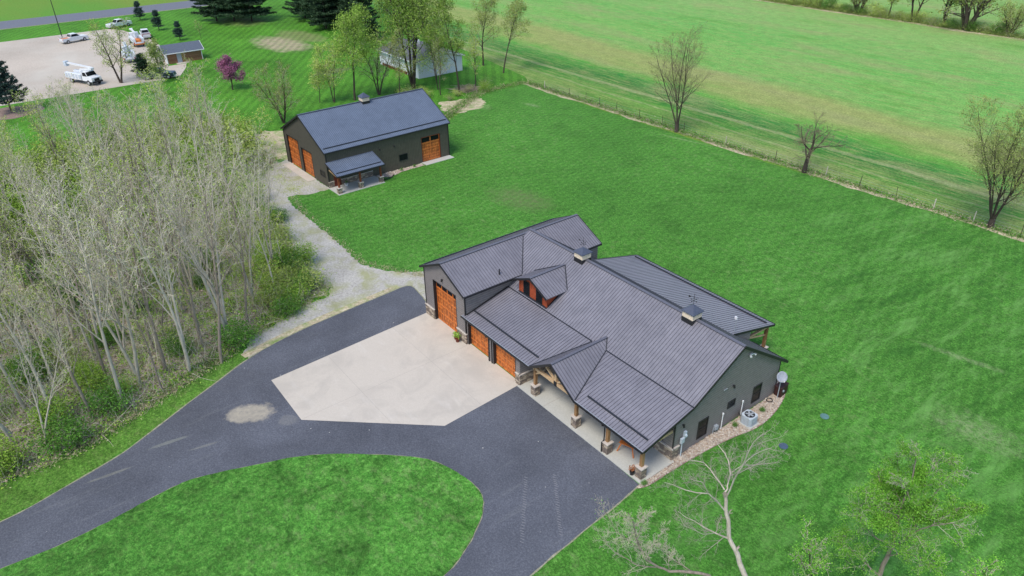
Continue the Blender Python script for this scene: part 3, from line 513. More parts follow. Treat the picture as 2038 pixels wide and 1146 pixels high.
# porch slab, piers, beams, truss
MB().box(-.0, 12.93, -.19, 3.049, .0, .075).build('porch_slab', M['porchslab'], H)
for x in (3.1, 6.2, 9.3): MB().box(x-.015, x+.015, -.185, 3.0, .0755, .079).build('slab_joint', M['joint'], H)
for x, y in ((1.62, .29), (6.17, .29), (9.45, .18), (12.48, .29)): pier(H, x, y, 2.62, zb=.076)
MB().box(.0, 1.6, .17, .41, 2.42, 2.62).build('porch_beam', M['palewood'], H); bm_ = MB(); bm_.box(6.2, 12.6, .17, .41, 2.42, 2.62); bm_.box(12.37, 12.59, .42, 2.94, 2.42, 2.62); bm_.build('porch_beam', M['palewood'], H)
b = MB(); b.box(1.44, 6.4, .18, .38, 2.40, 2.62); 
b.bar((3.975, .28, 2.62), (3.975, .28, 4.2), .18, .18)
for sx in (-1, 1): b.bar((3.975+sx*2.35, .28, 2.66), (3.975, .28, 4.22), .18, .16); b.bar((3.975+sx*.12, .28, 2.68), (3.975+sx*1.2, .28, 3.45), .14, .14); b.bar((1.62 if sx < 0 else 6.17, .28, 2.0), (2.2 if sx < 0 else 5.6, .28, 2.42), .12, .12)
b.build('truss', M['palewood'], H); MB().box(3.82, 4.13, .15, .42, 2.33, 2.72).build('truss_plate', M['trim'], H)
b = MB(); b.bar((12.5, .28, 2.45), (12.5, 2.9, 2.45), .06, .09); b.build('porch_tie', M['palewood'], H)
# downspouts
b = MB(); b.tube([(9.28, -.27, 2.64), (9.28, -.27, 2.5), (9.28, .0, 2.35), (9.28, .0, 1.1), (9.22, -.13, .95), (9.22, -.13, .1)], .045, 6); b.build('downspout', M['trim'], H)
for x in (-3.95, -3.57): MB().tube([(x, -.25, 2.64), (x, -.25, 2.5), (x, .02, 2.35), (x, .02, .06)], .045, 6).build('downspout', M['trim'], H)
# rear porch
MB().box(-5.1, 9.4, 14.501, 18.2, 0, .06).build('rear_slab', M['porchslab'], H)
for x in (-5.0, -.2, 4.6, 9.2): pier(H, x, 17.65, rp(17.65)-.12, zb=.061)
b = MB(); b.box(-5.1, 9.35, 17.55, 17.75, rp(17.75)-.35, rp(17.75)-.12); b.bar((9.2, 17.5, 2.2), (9.2, 14.6, 3.0), .09, .12); b.box(9.1, 9.3, 14.6, 17.5, 2.85, 3.0); b.build('porch_beam', M['palewood'], H)
MB().prism([(9.4, 12.8, 4.28), (9.4, 15.02, 2.95), (9.4, 15.02, 3.75)], (.08, 0, 0)).build('gable_infill', M['siding'], H)
# vent pipe, antenna, cupolas, wall lights, meters
MB().tube([(-7.55, 3.85, wz(-7.55)-.05), (-7.55, 3.85, wz(-7.55)+.5)], .055, 10).build('vent_pipe', M['trim'], H)
b = MB(); b.tube([(9.3, 13.1, rp(13.1)), (9.3, 13.1, rp(13.1)+1.15)], .02, 6); an = b.build('antenna_mast', M['grey'], H); MB().box(9.15, 9.35, 13.05, 13.15, rp(13.1)+1.1, rp(13.1)+1.32).build('antenna_box', M['white'], an)
cupola(H, -3.14, 9.08, 6.79, roofz=7.80); cupola(H, 8.3, 9.08, 6.79, roofz=7.90)
lamp_up(H, (-10.3, 0, 4.78), (0, -1, 0)); lamp_up(H, (WX, 3.8, 2.7), (1, 0, 0)); lamp_up(H, (WX, 8.85, 3.5), (1, 0, 0))
b = MB(); b.bar((WX+.06, 7.75, 3.62), (WX+.06, 8.15, 3.62), .05, .06); b.build('vent_bar', M['grey'], H)
fl = MB(); fl.box(WX, WX+.1, 10.2, 10.5, 5.45, 5.55); 
for dy in (-.18, .18): fl.tube([(WX+.08, 10.35+dy, 5.5), (WX+.22, 10.35+dy*1.5, 5.44)], [.05, .09], 8)
fl.build('floodlight', M['white'], H)
mt = MB(); mt.box(WX+.09, WX+.24, 3.62, 3.92, 1.25, 1.65); mt.box(WX+.001, WX+.14, 4.0, 4.22, 1.45, 2.0); mt.tube([(WX+.17, 3.77, 0), (WX+.17, 3.77, 1.25)], .04, 8); mt.tube([(WX+.14, 4.11, 1.72), (WX+.24, 4.11, 1.72)], .09, 12); mt.build('electric_meter', M['lightgrey'], H)
for y, z in ((8.1, 1.35), (10.3, 1.35)):
    b = MB(); b.tube([(WX+.1, y, 0), (WX+.1, y, z)], .035, 8); b.tube([(WX+.1, y, z), (WX+.1, y, z+.13)], .065, 8); b.build('vent_pipe', M['white'], H)
b = MB(); b.box(WX+.001, WX+.2, 7.35, 7.65, .35, .7); b.tube([(WX+.1, 7.2, 0), (WX+.1, 7.2, .6), (WX+.1, 7.4, .6)], .03, 6); b.build('gas_meter', M['grey'], H)

# ---------------------------------------------------------------- BARN (local X = ridge direction)
B = empty('barn', (-51.64, 14.564, 0), math.radians(91.129)); tag(B, 'dark steel sided barn with blue-grey metal roof and orange doors beside the gravel path', 'barn')
BR = M['barnroof']; BW = M['barnsiding']; BE = M['barnsiding_side']; hw = 6.12; hl = 8.93; ez = 4.62; bz = 7.83; bs = (bz-ez)/6.33
bzf = lambda v: bz-abs(v)*bs
slope('roof', [(-9.15, 0, bz), (9.15, 0, bz), (9.15, -6.33, ez), (-9.15, -6.33, ez)], BR, B, (0, -1, -bs), .24)
slope('roof', [(-9.15, 0.001, bz), (9.15, 0.001, bz), (9.15, 6.33, ez), (-9.15, 6.33, ez)], BR, B, (0, 1, -bs), .24)
strip('ridge_cap', (-9.15, 0, bz+.05), (9.15, 0, bz+.05), .25, .035, M['cupolaroof'], B)
for u in (-9.18, 9.18):
    for sy in (-1, 1): strip('rake_trim', (u, 0, bz-.07), (u, sy*6.33, ez-.07), .05, .2, M['trim'], B)
for sy in (-1, 1):
    b = MB(); b.bar((-9.15, sy*6.39, ez-.09), (9.15, sy*6.39, ez-.09), .11, .1); b.build('gutter', M['trim'], B)
strip('snow_guard', (-8.9, -5.75, bzf(5.75)+.06), (8.9, -5.75, bzf(5.75)+.06), .1, .09, M['guard'], B)
def bwall_long(v, th, ops):
    b = MB(); xs = -hl; top_ = ez-.02
    for a, c, hh in ops: b.box(xs, a, v, v+th, 0, top_); b.box(a, c, v, v+th, hh, top_); xs = c
    b.box(xs, hl, v, v+th, 0, top_); b.build('wall', BW, B)
bwall_long(-hw, .2, [(4.66, 7.56, 3.42)]); bwall_long(hw-.2, .2, [])
z = lambda v: bzf(v)-.12
MB().prism([(-hl+.001, -5.92, 0), (-hl+.001, -2.0, 0), (-hl+.001, -2.0, 3.4), (-hl+.001, 1.1, 3.4), (-hl+.001, 1.1, 0), (-hl+.001, 1.8, 0), (-hl+.001, 1.8, 4.05), (-hl+.001, 5.3, 4.05), (-hl+.001, 5.3, 0), (-hl+.001, 5.92, 0), (-hl+.001, 5.92, z(5.92)), (-hl+.001, 0, z(0)), (-hl+.001, -5.92, z(5.92))], (.2, 0, 0)).build('wall', BE, B)
MB().prism([(hl-.2, -5.92, 0), (hl-.2, 5.92, 0), (hl-.2, 5.92, z(5.92)), (hl-.2, 0, z(0)), (hl-.2, -5.92, z(5.92))], (.199, 0, 0)).build('wall', BE, B)
gdoor(B, (4.7, -hw+.14, .05), (1, 0, 0), 2.82, 3.33, 4, 2)
gdoor(B, (-hl+.16, 5.25, .05), (0, -1, 0), 3.4, 3.96, 5, 2, False); gdoor(B, (-hl+.16, 1.05, .05), (0, -1, 0), 3.0, 3.3, 4, 2, False)
for a, c, hh in ((1.1, -2.0, 3.4), (5.3, 1.8, 4.05)):
    b = MB(); b.box(-hl-.02, -hl+.15, a-.1, a+.002, .02, hh); b.box(-hl-.02, -hl+.15, c-.002, c+.08, .02, hh); b.box(-hl-.02, -hl+.15, c+.081, a-.101, hh-.09, hh+.003); b.build('door_jamb', M['trim'], B)
b = MB(); b.box(4.64, 4.7, -hw-.02, -hw+.13, .02, 3.43); b.box(7.52, 7.58, -hw-.02, -hw+.13, .02, 3.43); b.box(4.701, 7.519, -hw-.02, -hw+.13, 3.37, 3.43); b.build('door_jamb', M['brownpaint'], B)
for u in (-hl, hl):
    for v in (-hw, hw): MB().box(u-.06, u+.06, v-.06, v+.06, .01, ez-.12).build('corner_trim', M['trim'], B)
window(B, (1.12, -hw, 1.05), (1, 0, 0), 1.28, .88); window(B, (-hl, -4.0, 1.15), (0, -1, 0), 1.3, .75, fr=M['trim'])
lamp_up(B, (-1.6, -hw, 3.3), (0, -1, 0)); lamp_up(B, (.53, -hw, 3.3), (0, -1, 0))
lz = lambda v: 3.35+(v+6.12)*.315
slope('lean_to_roof', [(-9.1, -6.121, lz(-6.12)), (-2.6, -6.121, lz(-6.12)), (-2.6, -9.0, lz(-9)), (-9.1, -9.0, lz(-9))], BR, B, (0, -1, -.31), .24)
strip('snow_guard', (-8.9, -8.5, lz(-8.5)+.06), (-2.8, -8.5, lz(-8.5)+.06), .08, .07, M['guard'], B)
for u in (-9.13, -2.57): strip('rake_trim', (u, -6.13, lz(-6.13)-.06), (u, -9, lz(-9)-.06), .05, .17, M['trim'], B)
strip('gutter', (-9.1, -9.06, lz(-9)-.09), (-2.6, -9.06, lz(-9)-.09), .11, .1, M['trim'], B)
for u in (-8.75, -5.85, -3.0): pier(B, u, -8.47, lz(-8.47)-.12, w=.5, h=.72, mt='redtimber', pw=.2, zb=.076)
b = MB(); b.box(-8.9, -2.85, -8.56, -8.38, lz(-8.38)-.32, lz(-8.56)-.1); b.bar((-9.0, -8.5, lz(-8.5)-.2), (-9.0, -6.2, lz(-6.2)-.2), .09, .12); b.build('porch_beam', M['redtimber'], B)
strip('porch_tie', (-9.06, -8.7, 2.3), (-9.06, -6.9, 2.62), .05, .08, M['palewood'], B)
MB().box(-9.12, -2.75, -8.95, -6.122, 0, .075).build('porch_slab', M['porchslab'], B); MB().box(4.45, 8.95, -7.3, -6.122, 0, .06).build('door_slab', M['porchslab'], B)
MB().box(-10.1, -8.931, -2.4, 5.55, 0, .06).build('door_apron', M['concrete'], B)
def bst(x0, x1, y0, y1, h=.76):
    s = MB().box(x0, x1, y0, y1, .076, h).build('stone_base', M['stone'], B); MB().box(x0-.03, x1+.03, y0-.03, y1, h+.001, h+.06).build('cap', M['cap'], s)
bst(-7.3, -2.9, -6.2, -6.121); bst(-9.0, -8.28, -6.2, -6.121)
ed = MB().box(-8.25, -7.36, -6.18, -6.121, .08, 2.1).build('entry_door', M['brownpaint'], B); MB().tube([(-7.45, -6.22, 1.0), (-7.45, -6.22, 1.15)], .02, 6).build('handle', M['grey'], ed)
cupola(B, .2, 0, bz, s=.5, vane=False, roofz=bz+1.12)
# ---------------------------------------------------------------- brick shed and white garage far behind
t = NT('brown_brick'); br = t.N.new('ShaderNodeTexBrick'); br.inputs['Scale'].default_value = 3.0; t.L.new(t.mapping((1, 1, 1), (math.pi/2, 0, math.pi/2)), br.inputs['Vector'])
br.inputs['Color1'].default_value = (.17, .075, .04, 1); br.inputs['Color2'].default_value = (.26, .13, .07, 1); br.inputs['Mortar'].default_value = (.3, .26, .22, 1); M['brick'] = t.done(br.outputs[0], .9, .2)
t = NT('shingles'); f = t.noise(9, 6, .75); M['shingle'] = t.done(t.ramp(f, [(.3, (.06, .075, .10)), (.7, (.14, .165, .21))]), .85, .2)
t = NT('dark_shingles'); f = t.noise(5, 6, .75); M['shingle2'] = t.done(t.ramp(f, [(.3, (.07, .075, .085)), (.7, (.15, .155, .165))]), .85, .2)
SH = empty('brick_shed', (-127, 11.9, 0)); tag(SH, 'small brown brick shed with grey shingle roof beside the parking lot', 'shed')
for x in (1.6, -2.0): MB().box(x, x+.2, -3.45, 3.45, 0, 2.1).build('wall', M['brick'], SH)
for y in (-3.45, 3.25): MB().prism([(-1.999, y, 0), (1.799, y, 0), (1.799, y, 2.1), (-.1, y, 3.2), (-1.999, y, 2.1)], (0, .2, 0)).build('gable_wall', M['white'] if y < 0 else M['brick'], SH)
MB().box(-1.2, -.2, -3.5, -3.451, .02, 2.0).build('side_door', M['brick'], SH)
for sx in (-1, 1): slope('roof', [(-.1+(0 if sx > 0 else -.001), -3.9, 3.42), (-.1+(0 if sx > 0 else -.001), 3.95, 3.42), (-.1+sx*2.25, 3.95, 2.05), (-.1+sx*2.25, -3.9, 2.05)], M['shingle'], SH, (sx, 0, -.6), rib=False, th=.12)
b = MB(); b.bar((2.19, -3.9, 2.0), (2.19, 3.95, 2.0), .06, .16); b.bar((2.15, -3.93, 2.0), (-.1, -3.93, 3.36), .06, .15); b.bar((-2.35, -3.93, 2.0), (-.1, -3.93, 3.36), .06, .15); b.bar((2.15, 3.98, 2.0), (-.1, 3.98, 3.36), .06, .15); b.box(1.79, 1.87, -3.5, -3.35, 0, 2.0); b.box(1.79, 1.87, 3.38, 3.5, 0, 2.0); b.build('white_trim', M['white'], SH)
MB().box(1.801, 1.84, -1.5, -.6, .02, 2.0).build('door', M['grey'], SH); MB().box(1.805, 3.0, -1.9, .9, 0, .05).build('step_slab', M['concrete'], SH)
G = empty('white_garage', (-90.1, 46.3, 0)); tag(G, 'white sided garage with dark shingle roof behind the budding trees', 'garage')
t = NT('white_lap_siding'); s_ = t.sep(); fr = t.math('FRACT', t.math('DIVIDE', s_[2], .2)); c = t.mix(t.ramp(fr, [(0, .6), (.2, .0)]), (.62, .64, .68), (.38, .4, .44)); M['whitesiding'] = t.done(c, .6, .3)
for y in (-4.9, 4.5): MB().box(-7.3, 7.0, y, y+.2, 0, 2.85).build('wall', M['whitesiding'], G)
for x in (7.0, -7.5): MB().prism([(x, -4.9, 0), (x, 4.7, 0), (x, 4.7, 2.85), (x, -.1, 4.15), (x, -4.9, 2.85)], (.2, 0, 0)).build('gable_wall', M['whitesiding'], G)
for sy in (-1, 1): slope('roof', [(-7.8, -.1+sy*.0005, 4.4), (7.6, -.1+sy*.0005, 4.4), (7.6, -.1+sy*5.3, 2.93), (-7.8, -.1+sy*5.3, 2.93)], M['shingle2'], G, (0, sy, -.28), rib=False, th=.12)
b = MB(); 
for sy in (-1, 1): b.bar((7.63, -.1+sy*5.3, 2.86), (7.63, -.1, 4.33), .05, .17); b.bar((-7.8, -.1+sy*5.33, 2.85), (7.6, -.1+sy*5.33, 2.85), .05, .17); b.box(7.1, 7.22, -.1+sy*4.8-.06, -.1+sy*4.8+.06, 0, 2.8)
b.build('white_trim', M['white'], G); MB().box(-.9, -.3, -.4, .2, 4.2, 5.1).build('roof_vent', M['white'], G); MB().box(-6.5, 3.0, -4.97, -4.901, .0, .5).build('base_course', M['brownpaint'], G)

# ---------------------------------------------------------------- vehicles
M['carwhite'] = flat('vehicle_white', (.66, .68, .70), .3, .6, var=.05, scale=2); M['tyre'] = flat('tyre_rubber', (.02, .02, .02), .9); M['rim'] = flat('rim', (.35, .35, .36), .4, .5)
M['orange'] = flat('orange_gear', (.62, .20, .04), .6, var=.4, scale=8); M['maroon'] = flat('bed_load', (.13, .05, .05), .7, var=.4); M['chrome'] = flat('bumper', (.5, .5, .5), .25, .6); M['redlamp'] = flat('tail_lamp', (.45, .02, .01), .3); M['darkcar'] = flat('dark_paint', (.03, .045, .06), .3, .6); M['headlamp'] = flat('headlamp', (.7, .7, .65), .2, .6)
def wheels(root, xs, w, r):
    for x in xs:
        for sy in (-1, 1):
            y = sy*w; wh = MB().tube([(x, y-.13, r), (x, y-.11, r), (x, y+.11, r), (x, y+.13, r)], [r*.86, r, r, r*.86], 16).build('wheel', M['tyre'], root); MB().tube([(x, y+sy*.131, r), (x, y+sy*.15, r)], r*.55, 12).build('rim', M['rim'], wh)
def cabin(root, prof, w0, w1, m, name='cab'):
    """prof: (x, z) outline; lower half width w0, roof half width w1"""
    zt = max(p[1] for p in prof); zb = min(p[1] for p in prof); b = MB(); k = len(prof); wd = lambda z: w0+(w1-w0)*max(0, (z-zb)/(zt-zb))
    b.v = [(x, -wd(z), z) for x, z in prof]+[(x, wd(z), z) for x, z in prof]; b.f = [tuple(range(k)), tuple(range(2*k-1, k-1, -1))]+[(i, k+i, k+(i+1) % k, (i+1) % k) for i in range(k)]
    return b.build(name, m, root, bevel=.03)
def pane3(root, pts): return MB().prism(pts, (Vector(pts[1])-Vector(pts[0])).cross(Vector(pts[2])-Vector(pts[0])).normalized()*.012).build('window', M['glass'], root)
def pickup(loc, rz, label, paint='carwhite', load=None, rack=False):
    T = empty('pickup_truck', loc, rz); tag(T, label, 'pickup truck')
    b = MB(); b.prism([(-2.9, -.95, .45), (-2.9, -.95, 1.15), (-.95, -.95, 1.18), (-.95, -.95, 1.2), (1.15, -.95, 1.2), (2.75, -.92, 1.08), (2.9, -.9, .95), (2.9, -.9, .5), (2.3, -.95, .45)], (0, .06, 0))
    b.prism([(-2.9, .95, .45), (-2.9, .95, 1.15), (-.95, .95, 1.18), (1.15, .95, 1.2), (2.75, .92, 1.08), (2.9, .9, .95), (2.9, .9, .5)], (0, -.06, 0))
    b.box(-2.88, 2.8, -.89, .89, .45, .72); b.prism([(1.1, -.888, .73), (2.88, -.888, .73), (2.86, -.888, 1.02), (2.7, -.888, 1.1), (1.1, -.888, 1.21)], (0, 1.776, 0)); b.box(-2.9, -2.82, -.888, .888, .73, 1.14); b.build('body', M[paint], T, bevel=.02)
    cabin(T, [(-1.0, .75), (-1.0, 1.25), (-.75, 1.85), (.55, 1.88), (1.2, 1.22), (1.2, .75)], .9, .72, M[paint])
    pane3(T, [(.62, -.66, 1.82), (.62, .66, 1.82), (1.19, .78, 1.26), (1.19, -.78, 1.26)]); pane3(T, [(-.8, .66, 1.8), (-.8, -.66, 1.8), (-1.02, -.76, 1.3), (-1.02, .76, 1.3)])
    for sy in (-1, 1): pane3(T, [(x, sy*(.9-(z_-.75)/1.13*.18+.012), z_) for x, z_ in ([(-.85, 1.3), (1.0, 1.3), (.5, 1.78), (-.68, 1.78)][::sy])])
    MB().box(-2.98, -2.9, -.9, .9, .48, .68).build('bumper', M['chrome'], T); MB().box(2.9, 2.98, -.88, .88, .42, .66).build('bumper', M['chrome'], T)
    for sy in (-1, 1): MB().box(-2.92, -2.899, sy*.85-.07, sy*.85+.07, .78, 1.1).build('tail_light', M['redlamp'], T); MB().box(2.88, 2.92, sy*.7-.14, sy*.7+.14, .78, .96).build('headlight', M['headlamp'], T)
    MB().box(-2.8, -1.02, -.87, .87, .74, 1.02 if load else .78).build('bed_load' if load else 'bed_liner', M[load or 'tyre'], T)
    if rack: 
        b = MB()
        for x in (-2.7, -1.1):
            b.bar((x, -.85, 1.1), (x, -.85, 1.75), .05, .05); b.bar((x, .85, 1.1), (x, .85, 1.75), .05, .05); b.bar((x, -.9, 1.75), (x, .9, 1.75), .05, .05)
        b.build('rack', M['chrome'], T)
    wheels(T, (-1.85, 1.9), .84, .4); return T
def bucket_truck(loc, rz, label, load='lightgrey', stripe='orange'):
    T = empty('bucket_truck', loc, rz); tag(T, label, 'bucket truck')
    MB().box(-3.6, 3.4, -.45, .45, .55, .8).build('chassis', M['tyre'], T)
    b = MB(); b.box(-3.6, 1.0, -1.15, -.6, .82, 1.85); b.box(-3.6, 1.0, .6, 1.15, .82, 1.85); b.box(-3.6, 1.0, -.599, .599, .82, 1.1); b.build('utility_body', M['carwhite'], T, bevel=.03)
    b = MB()
    for x in (-3.4, -2.6, -1.4, -.5, .4):
        for sy in (-1, 1): b.box(x, x+.55, sy*1.16-.01, sy*1.16+.01, 1.0, 1.75)
    b.build('locker_door', M['lightgrey'], T)
    cabin(T, [(1.1, .75), (1.1, 1.5), (1.18, 2.35), (2.25, 2.38), (2.75, 1.62), (3.75, 1.45), (3.85, .75)], 1.05, .88, M['carwhite'])
    pane3(T, [(2.31, -.85, 2.3), (2.31, .85, 2.3), (2.74, .92, 1.68), (2.74, -.92, 1.68)])
    for sy in (-1, 1): pane3(T, [(x, sy*(1.05-(z_-.75)/1.63*.17+.012), z_) for x, z_ in ([(1.35, 1.6), (2.6, 1.6), (2.2, 2.25), (1.35, 2.25)][::sy])])
    MB().box(3.86, 3.98, -1.0, 1.0, .55, .82).build('bumper', M['tyre'], T); MB().box(3.85, 3.88, -.5, .5, .85, 1.3).build('grille', M['tyre'], T)
    for sy in (-1, 1): MB().box(3.8, 3.87, sy*.8-.15, sy*.8+.15, .95, 1.2).build('headlight', M['headlamp'], T); MB().box(-3.63, -3.6, sy*1.0-.1, sy*1.0+.1, .9, 1.15).build('tail_light', M['redlamp'], T)
    MB().tube([(-.2, 0, 1.1), (-.2, 0, 2.2)], [.45, .32], 12).build('turret', M['carwhite'], T)
    b = MB(); b.bar((-.4, 0, 2.35), (2.9, .05, 2.75), .3, .34); b.bar((2.9, .3, 2.95), (-4.2, .3, 3.15), .26, .28); b.bar((-.2, 0, 2.0), (1.6, .03, 2.6), .14, .14); b.tube([(2.95, -.15, 2.85), (2.95, .48, 2.85)], .24, 10); b.build('boom', M['carwhite'], T)
    b = MB(); b.box(-4.95, -4.25, -.05, .65, 2.55, 3.45); b.build('bucket', M['lightgrey'], T, bevel=.05); MB().box(-3.4, -.9, -.5, .5, 1.11, 1.5).build('bed_load', M[load], T); MB().box(-3.66, -3.601, -1.1, 1.1, .6, .8).build('rear_stripe', M[stripe], T)
    wheels(T, (-2.2, 2.75), .95, .5); return T
pickup((-161.6, -2.0, .016), math.radians(118-10), 'white pickup with orange load in its bed by the lot lamp post', load='orange', rack=True)
pickup((-173.2, 10.1, .012), math.radians(-70), 'white utility pickup on the grass edge nearest the road', rack=True)
pickup((-155.8, 11.9, .016), math.radians(172), 'white pickup with a dark maroon bed beside the young spruces', load='maroon')
bucket_truck((-149.0, 8.4, .016), math.radians(176), 'white bucket truck with orange rear stripe parked next to the maroon bed pickup', load='orange')
bucket_truck((-134.5, 3.4, .016), math.radians(170), 'white bucket truck half hidden behind the dark conifer at the lot edge', load='lightgrey', stripe='grey')
bucket_truck((-120.6, -7.6, .016), math.radians(24), 'white bucket truck facing the woods, closest of the trucks to the grass edge')
pickup((-115.0, 4.1, .016), math.radians(60), 'dark blue-black pickup at the lot corner below the brick shed', paint='darkcar')
# lot lamp
L_ = empty('lamp_post', (-168.6, -3.4, .016)); tag(L_, 'tall black pole lamp at the far edge of the parking lot', 'lamp post')
MB().tube([(0, 0, 0), (0, 0, 9.2)], [.11, .07], 8).build('pole', M['trim'], L_); MB().bar((0, 0, 9.1), (.3, -1.0, 9.15), .08, .08).build('arm', M['trim'], L_); MB().box(.1, .55, -1.55, -.9, 9.05, 9.2).build('lamp_head', M['trim'], L_)
# fence
FX = [-62.9, -56.6, -52.6, -49.4, -45.6, -40.6, -36.1, -31.9, -24.5, -16.5, -9.3, -4.8, -.3, 4, 8.3, 13, 17.5, 22, 26.5, 31]
fy = lambda x: 54.75+(x+68)*.0235
fp = None
rf = random.Random(3)
for i, x in enumerate(FX):
    pale = i in (0, 8, 10, 13, 14)
    F = empty('fence_post', (x, fy(x), 0)); rz = rf.uniform(-.06, .06); F.rotation_euler = (rz, rf.uniform(-.06, .06), rf.uniform(0, 3))
    tag(F, 'pale weathered wooden post of the field fence' if pale else 'thin dark steel post of the field fence', 'fence post', 'pale wooden fence posts between lawn and field' if pale else 'dark steel fence posts between lawn and field')
    if pale: MB().tube([(0, 0, -.1), (0, 0, 1.35)], [.07, .055], 8).build('post', M['bark_pale'], F)
    else: MB().bar((0, 0, -.1), (0, 0, 1.45), .06, .05).build('post', M['bark_dark'], F); MB().box(-.04, .04, -.01, .01, 1.25, 1.4).build('plate', M['trim'], F)
b = MB()
for hgt in (.35, .7, 1.05):
    for a, c_ in zip(FX[:-1], FX[1:]): b.tube([(a, fy(a), hgt), ((a+c_)/2, fy((a+c_)/2), hgt-.04), (c_, fy(c_), hgt)], .007, 3)
tag(b.build('fence_wire', M['grey']), 'thin sagging wire strung along the field fence posts', 'wire')
# ---------------------------------------------------------------- small things around the house
def ac():
    T = empty('air_conditioner', (13.55, 10.15, .0)); tag(T, 'blue-grey air conditioner unit on the river rock bed', 'air conditioner')
    c = MB(); ring = [(x*.45, y*.45) for x, y in ((-1, -.7), (-.7, -1), (.7, -1), (1, -.7), (1, .7), (.7, 1), (-.7, 1), (-1, .7))]; c.prism([(x, y, .1) for x, y in ring], (0, 0, .72)); c.build('casing', M['lightgrey'], T)
    b = MB()
    for k in range(9): z = .16+k*.07; b.prism([(x*1.03, y*1.03, z) for x, y in ring], (0, 0, .025))
    b.build('grille', M['grey'], T)
    b = MB(); b.tube([(0, 0, .815), (0, 0, .85)], .36, 20); b.build('fan_guard', M['trim'], T); b = MB()
    for k in range(5): a = k*1.257; b.bar((.05*math.cos(a), .05*math.sin(a), .86), (.3*math.cos(a), .3*math.sin(a), .87), .14, .012)
    b.tube([(0, 0, .855), (0, 0, .89)], .07, 8); b.build('fan', M['grey'], T)
    MB().tube([(-.45, .05, .3), (-.8, .02, .25), (-.88, .02, .4)], .03, 6).build('pipe', M['trim'], T); MB().box(-.55, .55, -.55, .55, .02, .1).build('pad', M['porchslab'], T)
ac()
def dish():
    T = empty('satellite_dish', (13.15, 14.15, 0)); tag(T, 'round grey satellite dish on a pole at the rear house corner', 'satellite dish')
    MB().tube([(0, 0, 0), (0, 0, 1.75)], .035, 8).build('pole', M['grey'], T)
    b = MB(); n = 28; R0 = .39; b.v = []; c = Vector((0, 0, 2.0)); ax = Vector((.66, -.55, .52)).normalized(); a = ax.cross(Vector((0, 0, 1))).normalized(); e = a.cross(ax)
    rings = 5
    for side in (0, 1):
        for i in range(rings+1):
            r = R0*i/rings
            for k in range(n): th = 2*math.pi*k/n; b.v.append(tuple(c+ax*(.3*(r*r)/(R0*R0)*.35-side*.015)+a*r*math.cos(th)+e*r*math.sin(th)*1.08))
    N1 = (rings+1)*n
    for s in (0, 1):
        for i in range(rings):
            for k in range(n): q = (k+1) % n; f = (s*N1+i*n+k, s*N1+i*n+q, s*N1+(i+1)*n+q, s*N1+(i+1)*n+k); b.f.append(f if s == 0 else f[::-1])
    for k in range(n): q = (k+1) % n; b.f.append((rings*n+k, rings*n+q, N1+rings*n+q, N1+rings*n+k))
    b.build('dish', M['dishgrey'], T, True)
    b = MB(); tip = c+ax*.5-e*.3+a*.0; b.tube([c-e*.41, tip], .012, 5); b.tube([c+a*.2-e*.32, tip], .01, 5); b.tube([tip-ax*.08, tip+ax*.06], .045, 8); b.build('feed_arm', M['white'], T)
dish()
M['boxbrown'] = flat('box_brown', (.045, .018, .016), .6)
T = empty('storage_box', (12.98, 14.75, 0), .1); tag(T, 'dark maroon storage box behind the satellite dish', 'storage box')
MB().box(-.28, .28, -.5, .5, 0.02, .85).build('body', M['boxbrown'], T, bevel=.03); MB().box(-.31, .31, -.53, .53, .855, .93).build('lid', M['boxbrown'], T, bevel=.02); MB().tube([(.29, -.25, .6), (.36, -.25, .6)], .1, 10).build('hose_dial', M['grey'], T)
T = empty('garden_hose', (13.0, 13.4, .07)); tag(T, 'coiled dark garden hose lying on the rock bed', 'hose')
b = MB()
for k in range(3): b.tube([(.24*math.cos(a_)*(1-.08*k), .24*math.sin(a_), .02+.03*k) for a_ in [i*math.pi/8 for i in range(17)]], .014, 5, False)
b.build('coil', M['trim'], T)
def pot(loc, label, mt, leafm, r=.17, h=.32, sp=.28, seed=0, name='potted_plant', n=70):
    T = empty(name, loc); tag(T, label, 'potted plant'); rr_ = random.Random(seed)
    MB().tube([(0, 0, 0), (0, 0, h*.9), (0, 0, h)], [r*.72, r, r*1.08], 14).build('pot', M[mt], T)
    b = MB()
    for _ in range(n):
        a = rr_.uniform(0, 6.28); q = rr_.uniform(.1, 1); p = Vector((math.cos(a)*sp*q, math.sin(a)*sp*q, h+.1+rr_.uniform(0, .3)*(1.2-q*.5))); d = Vector((rr_.uniform(-1, 1), rr_.uniform(-1, 1), rr_.uniform(-1, 1))).normalized(); e = d.orthogonal().normalized()
        b.poly([p-d*.07, p+e*.035, p+d*.07, p-e*.035])
    for _ in range(9):
        a = rr_.uniform(0, 6.28); b.tube([(0, 0, h-.05), (math.cos(a)*sp*.5, math.sin(a)*sp*.5, h+.25)], .008, 3, False)
    b.build('foliage', M[leafm], T)
pot((12.0, -.02, .076), 'black pot of dried orange flowers beside the corner stone pier', 'trim', 'dried', seed=1)
pot((-7.85, -.42, .034), 'larger dark pot of yellow-green leaves between the tall and low garage doors', 'brownpaint', 'spring', .2, .38, .36, 2); pot((-8.25, -.35, .034), 'smaller dark pot of yellow-green leaves closer to the tall garage door', 'brownpaint', 'spring', .15, .3, .28, 3)
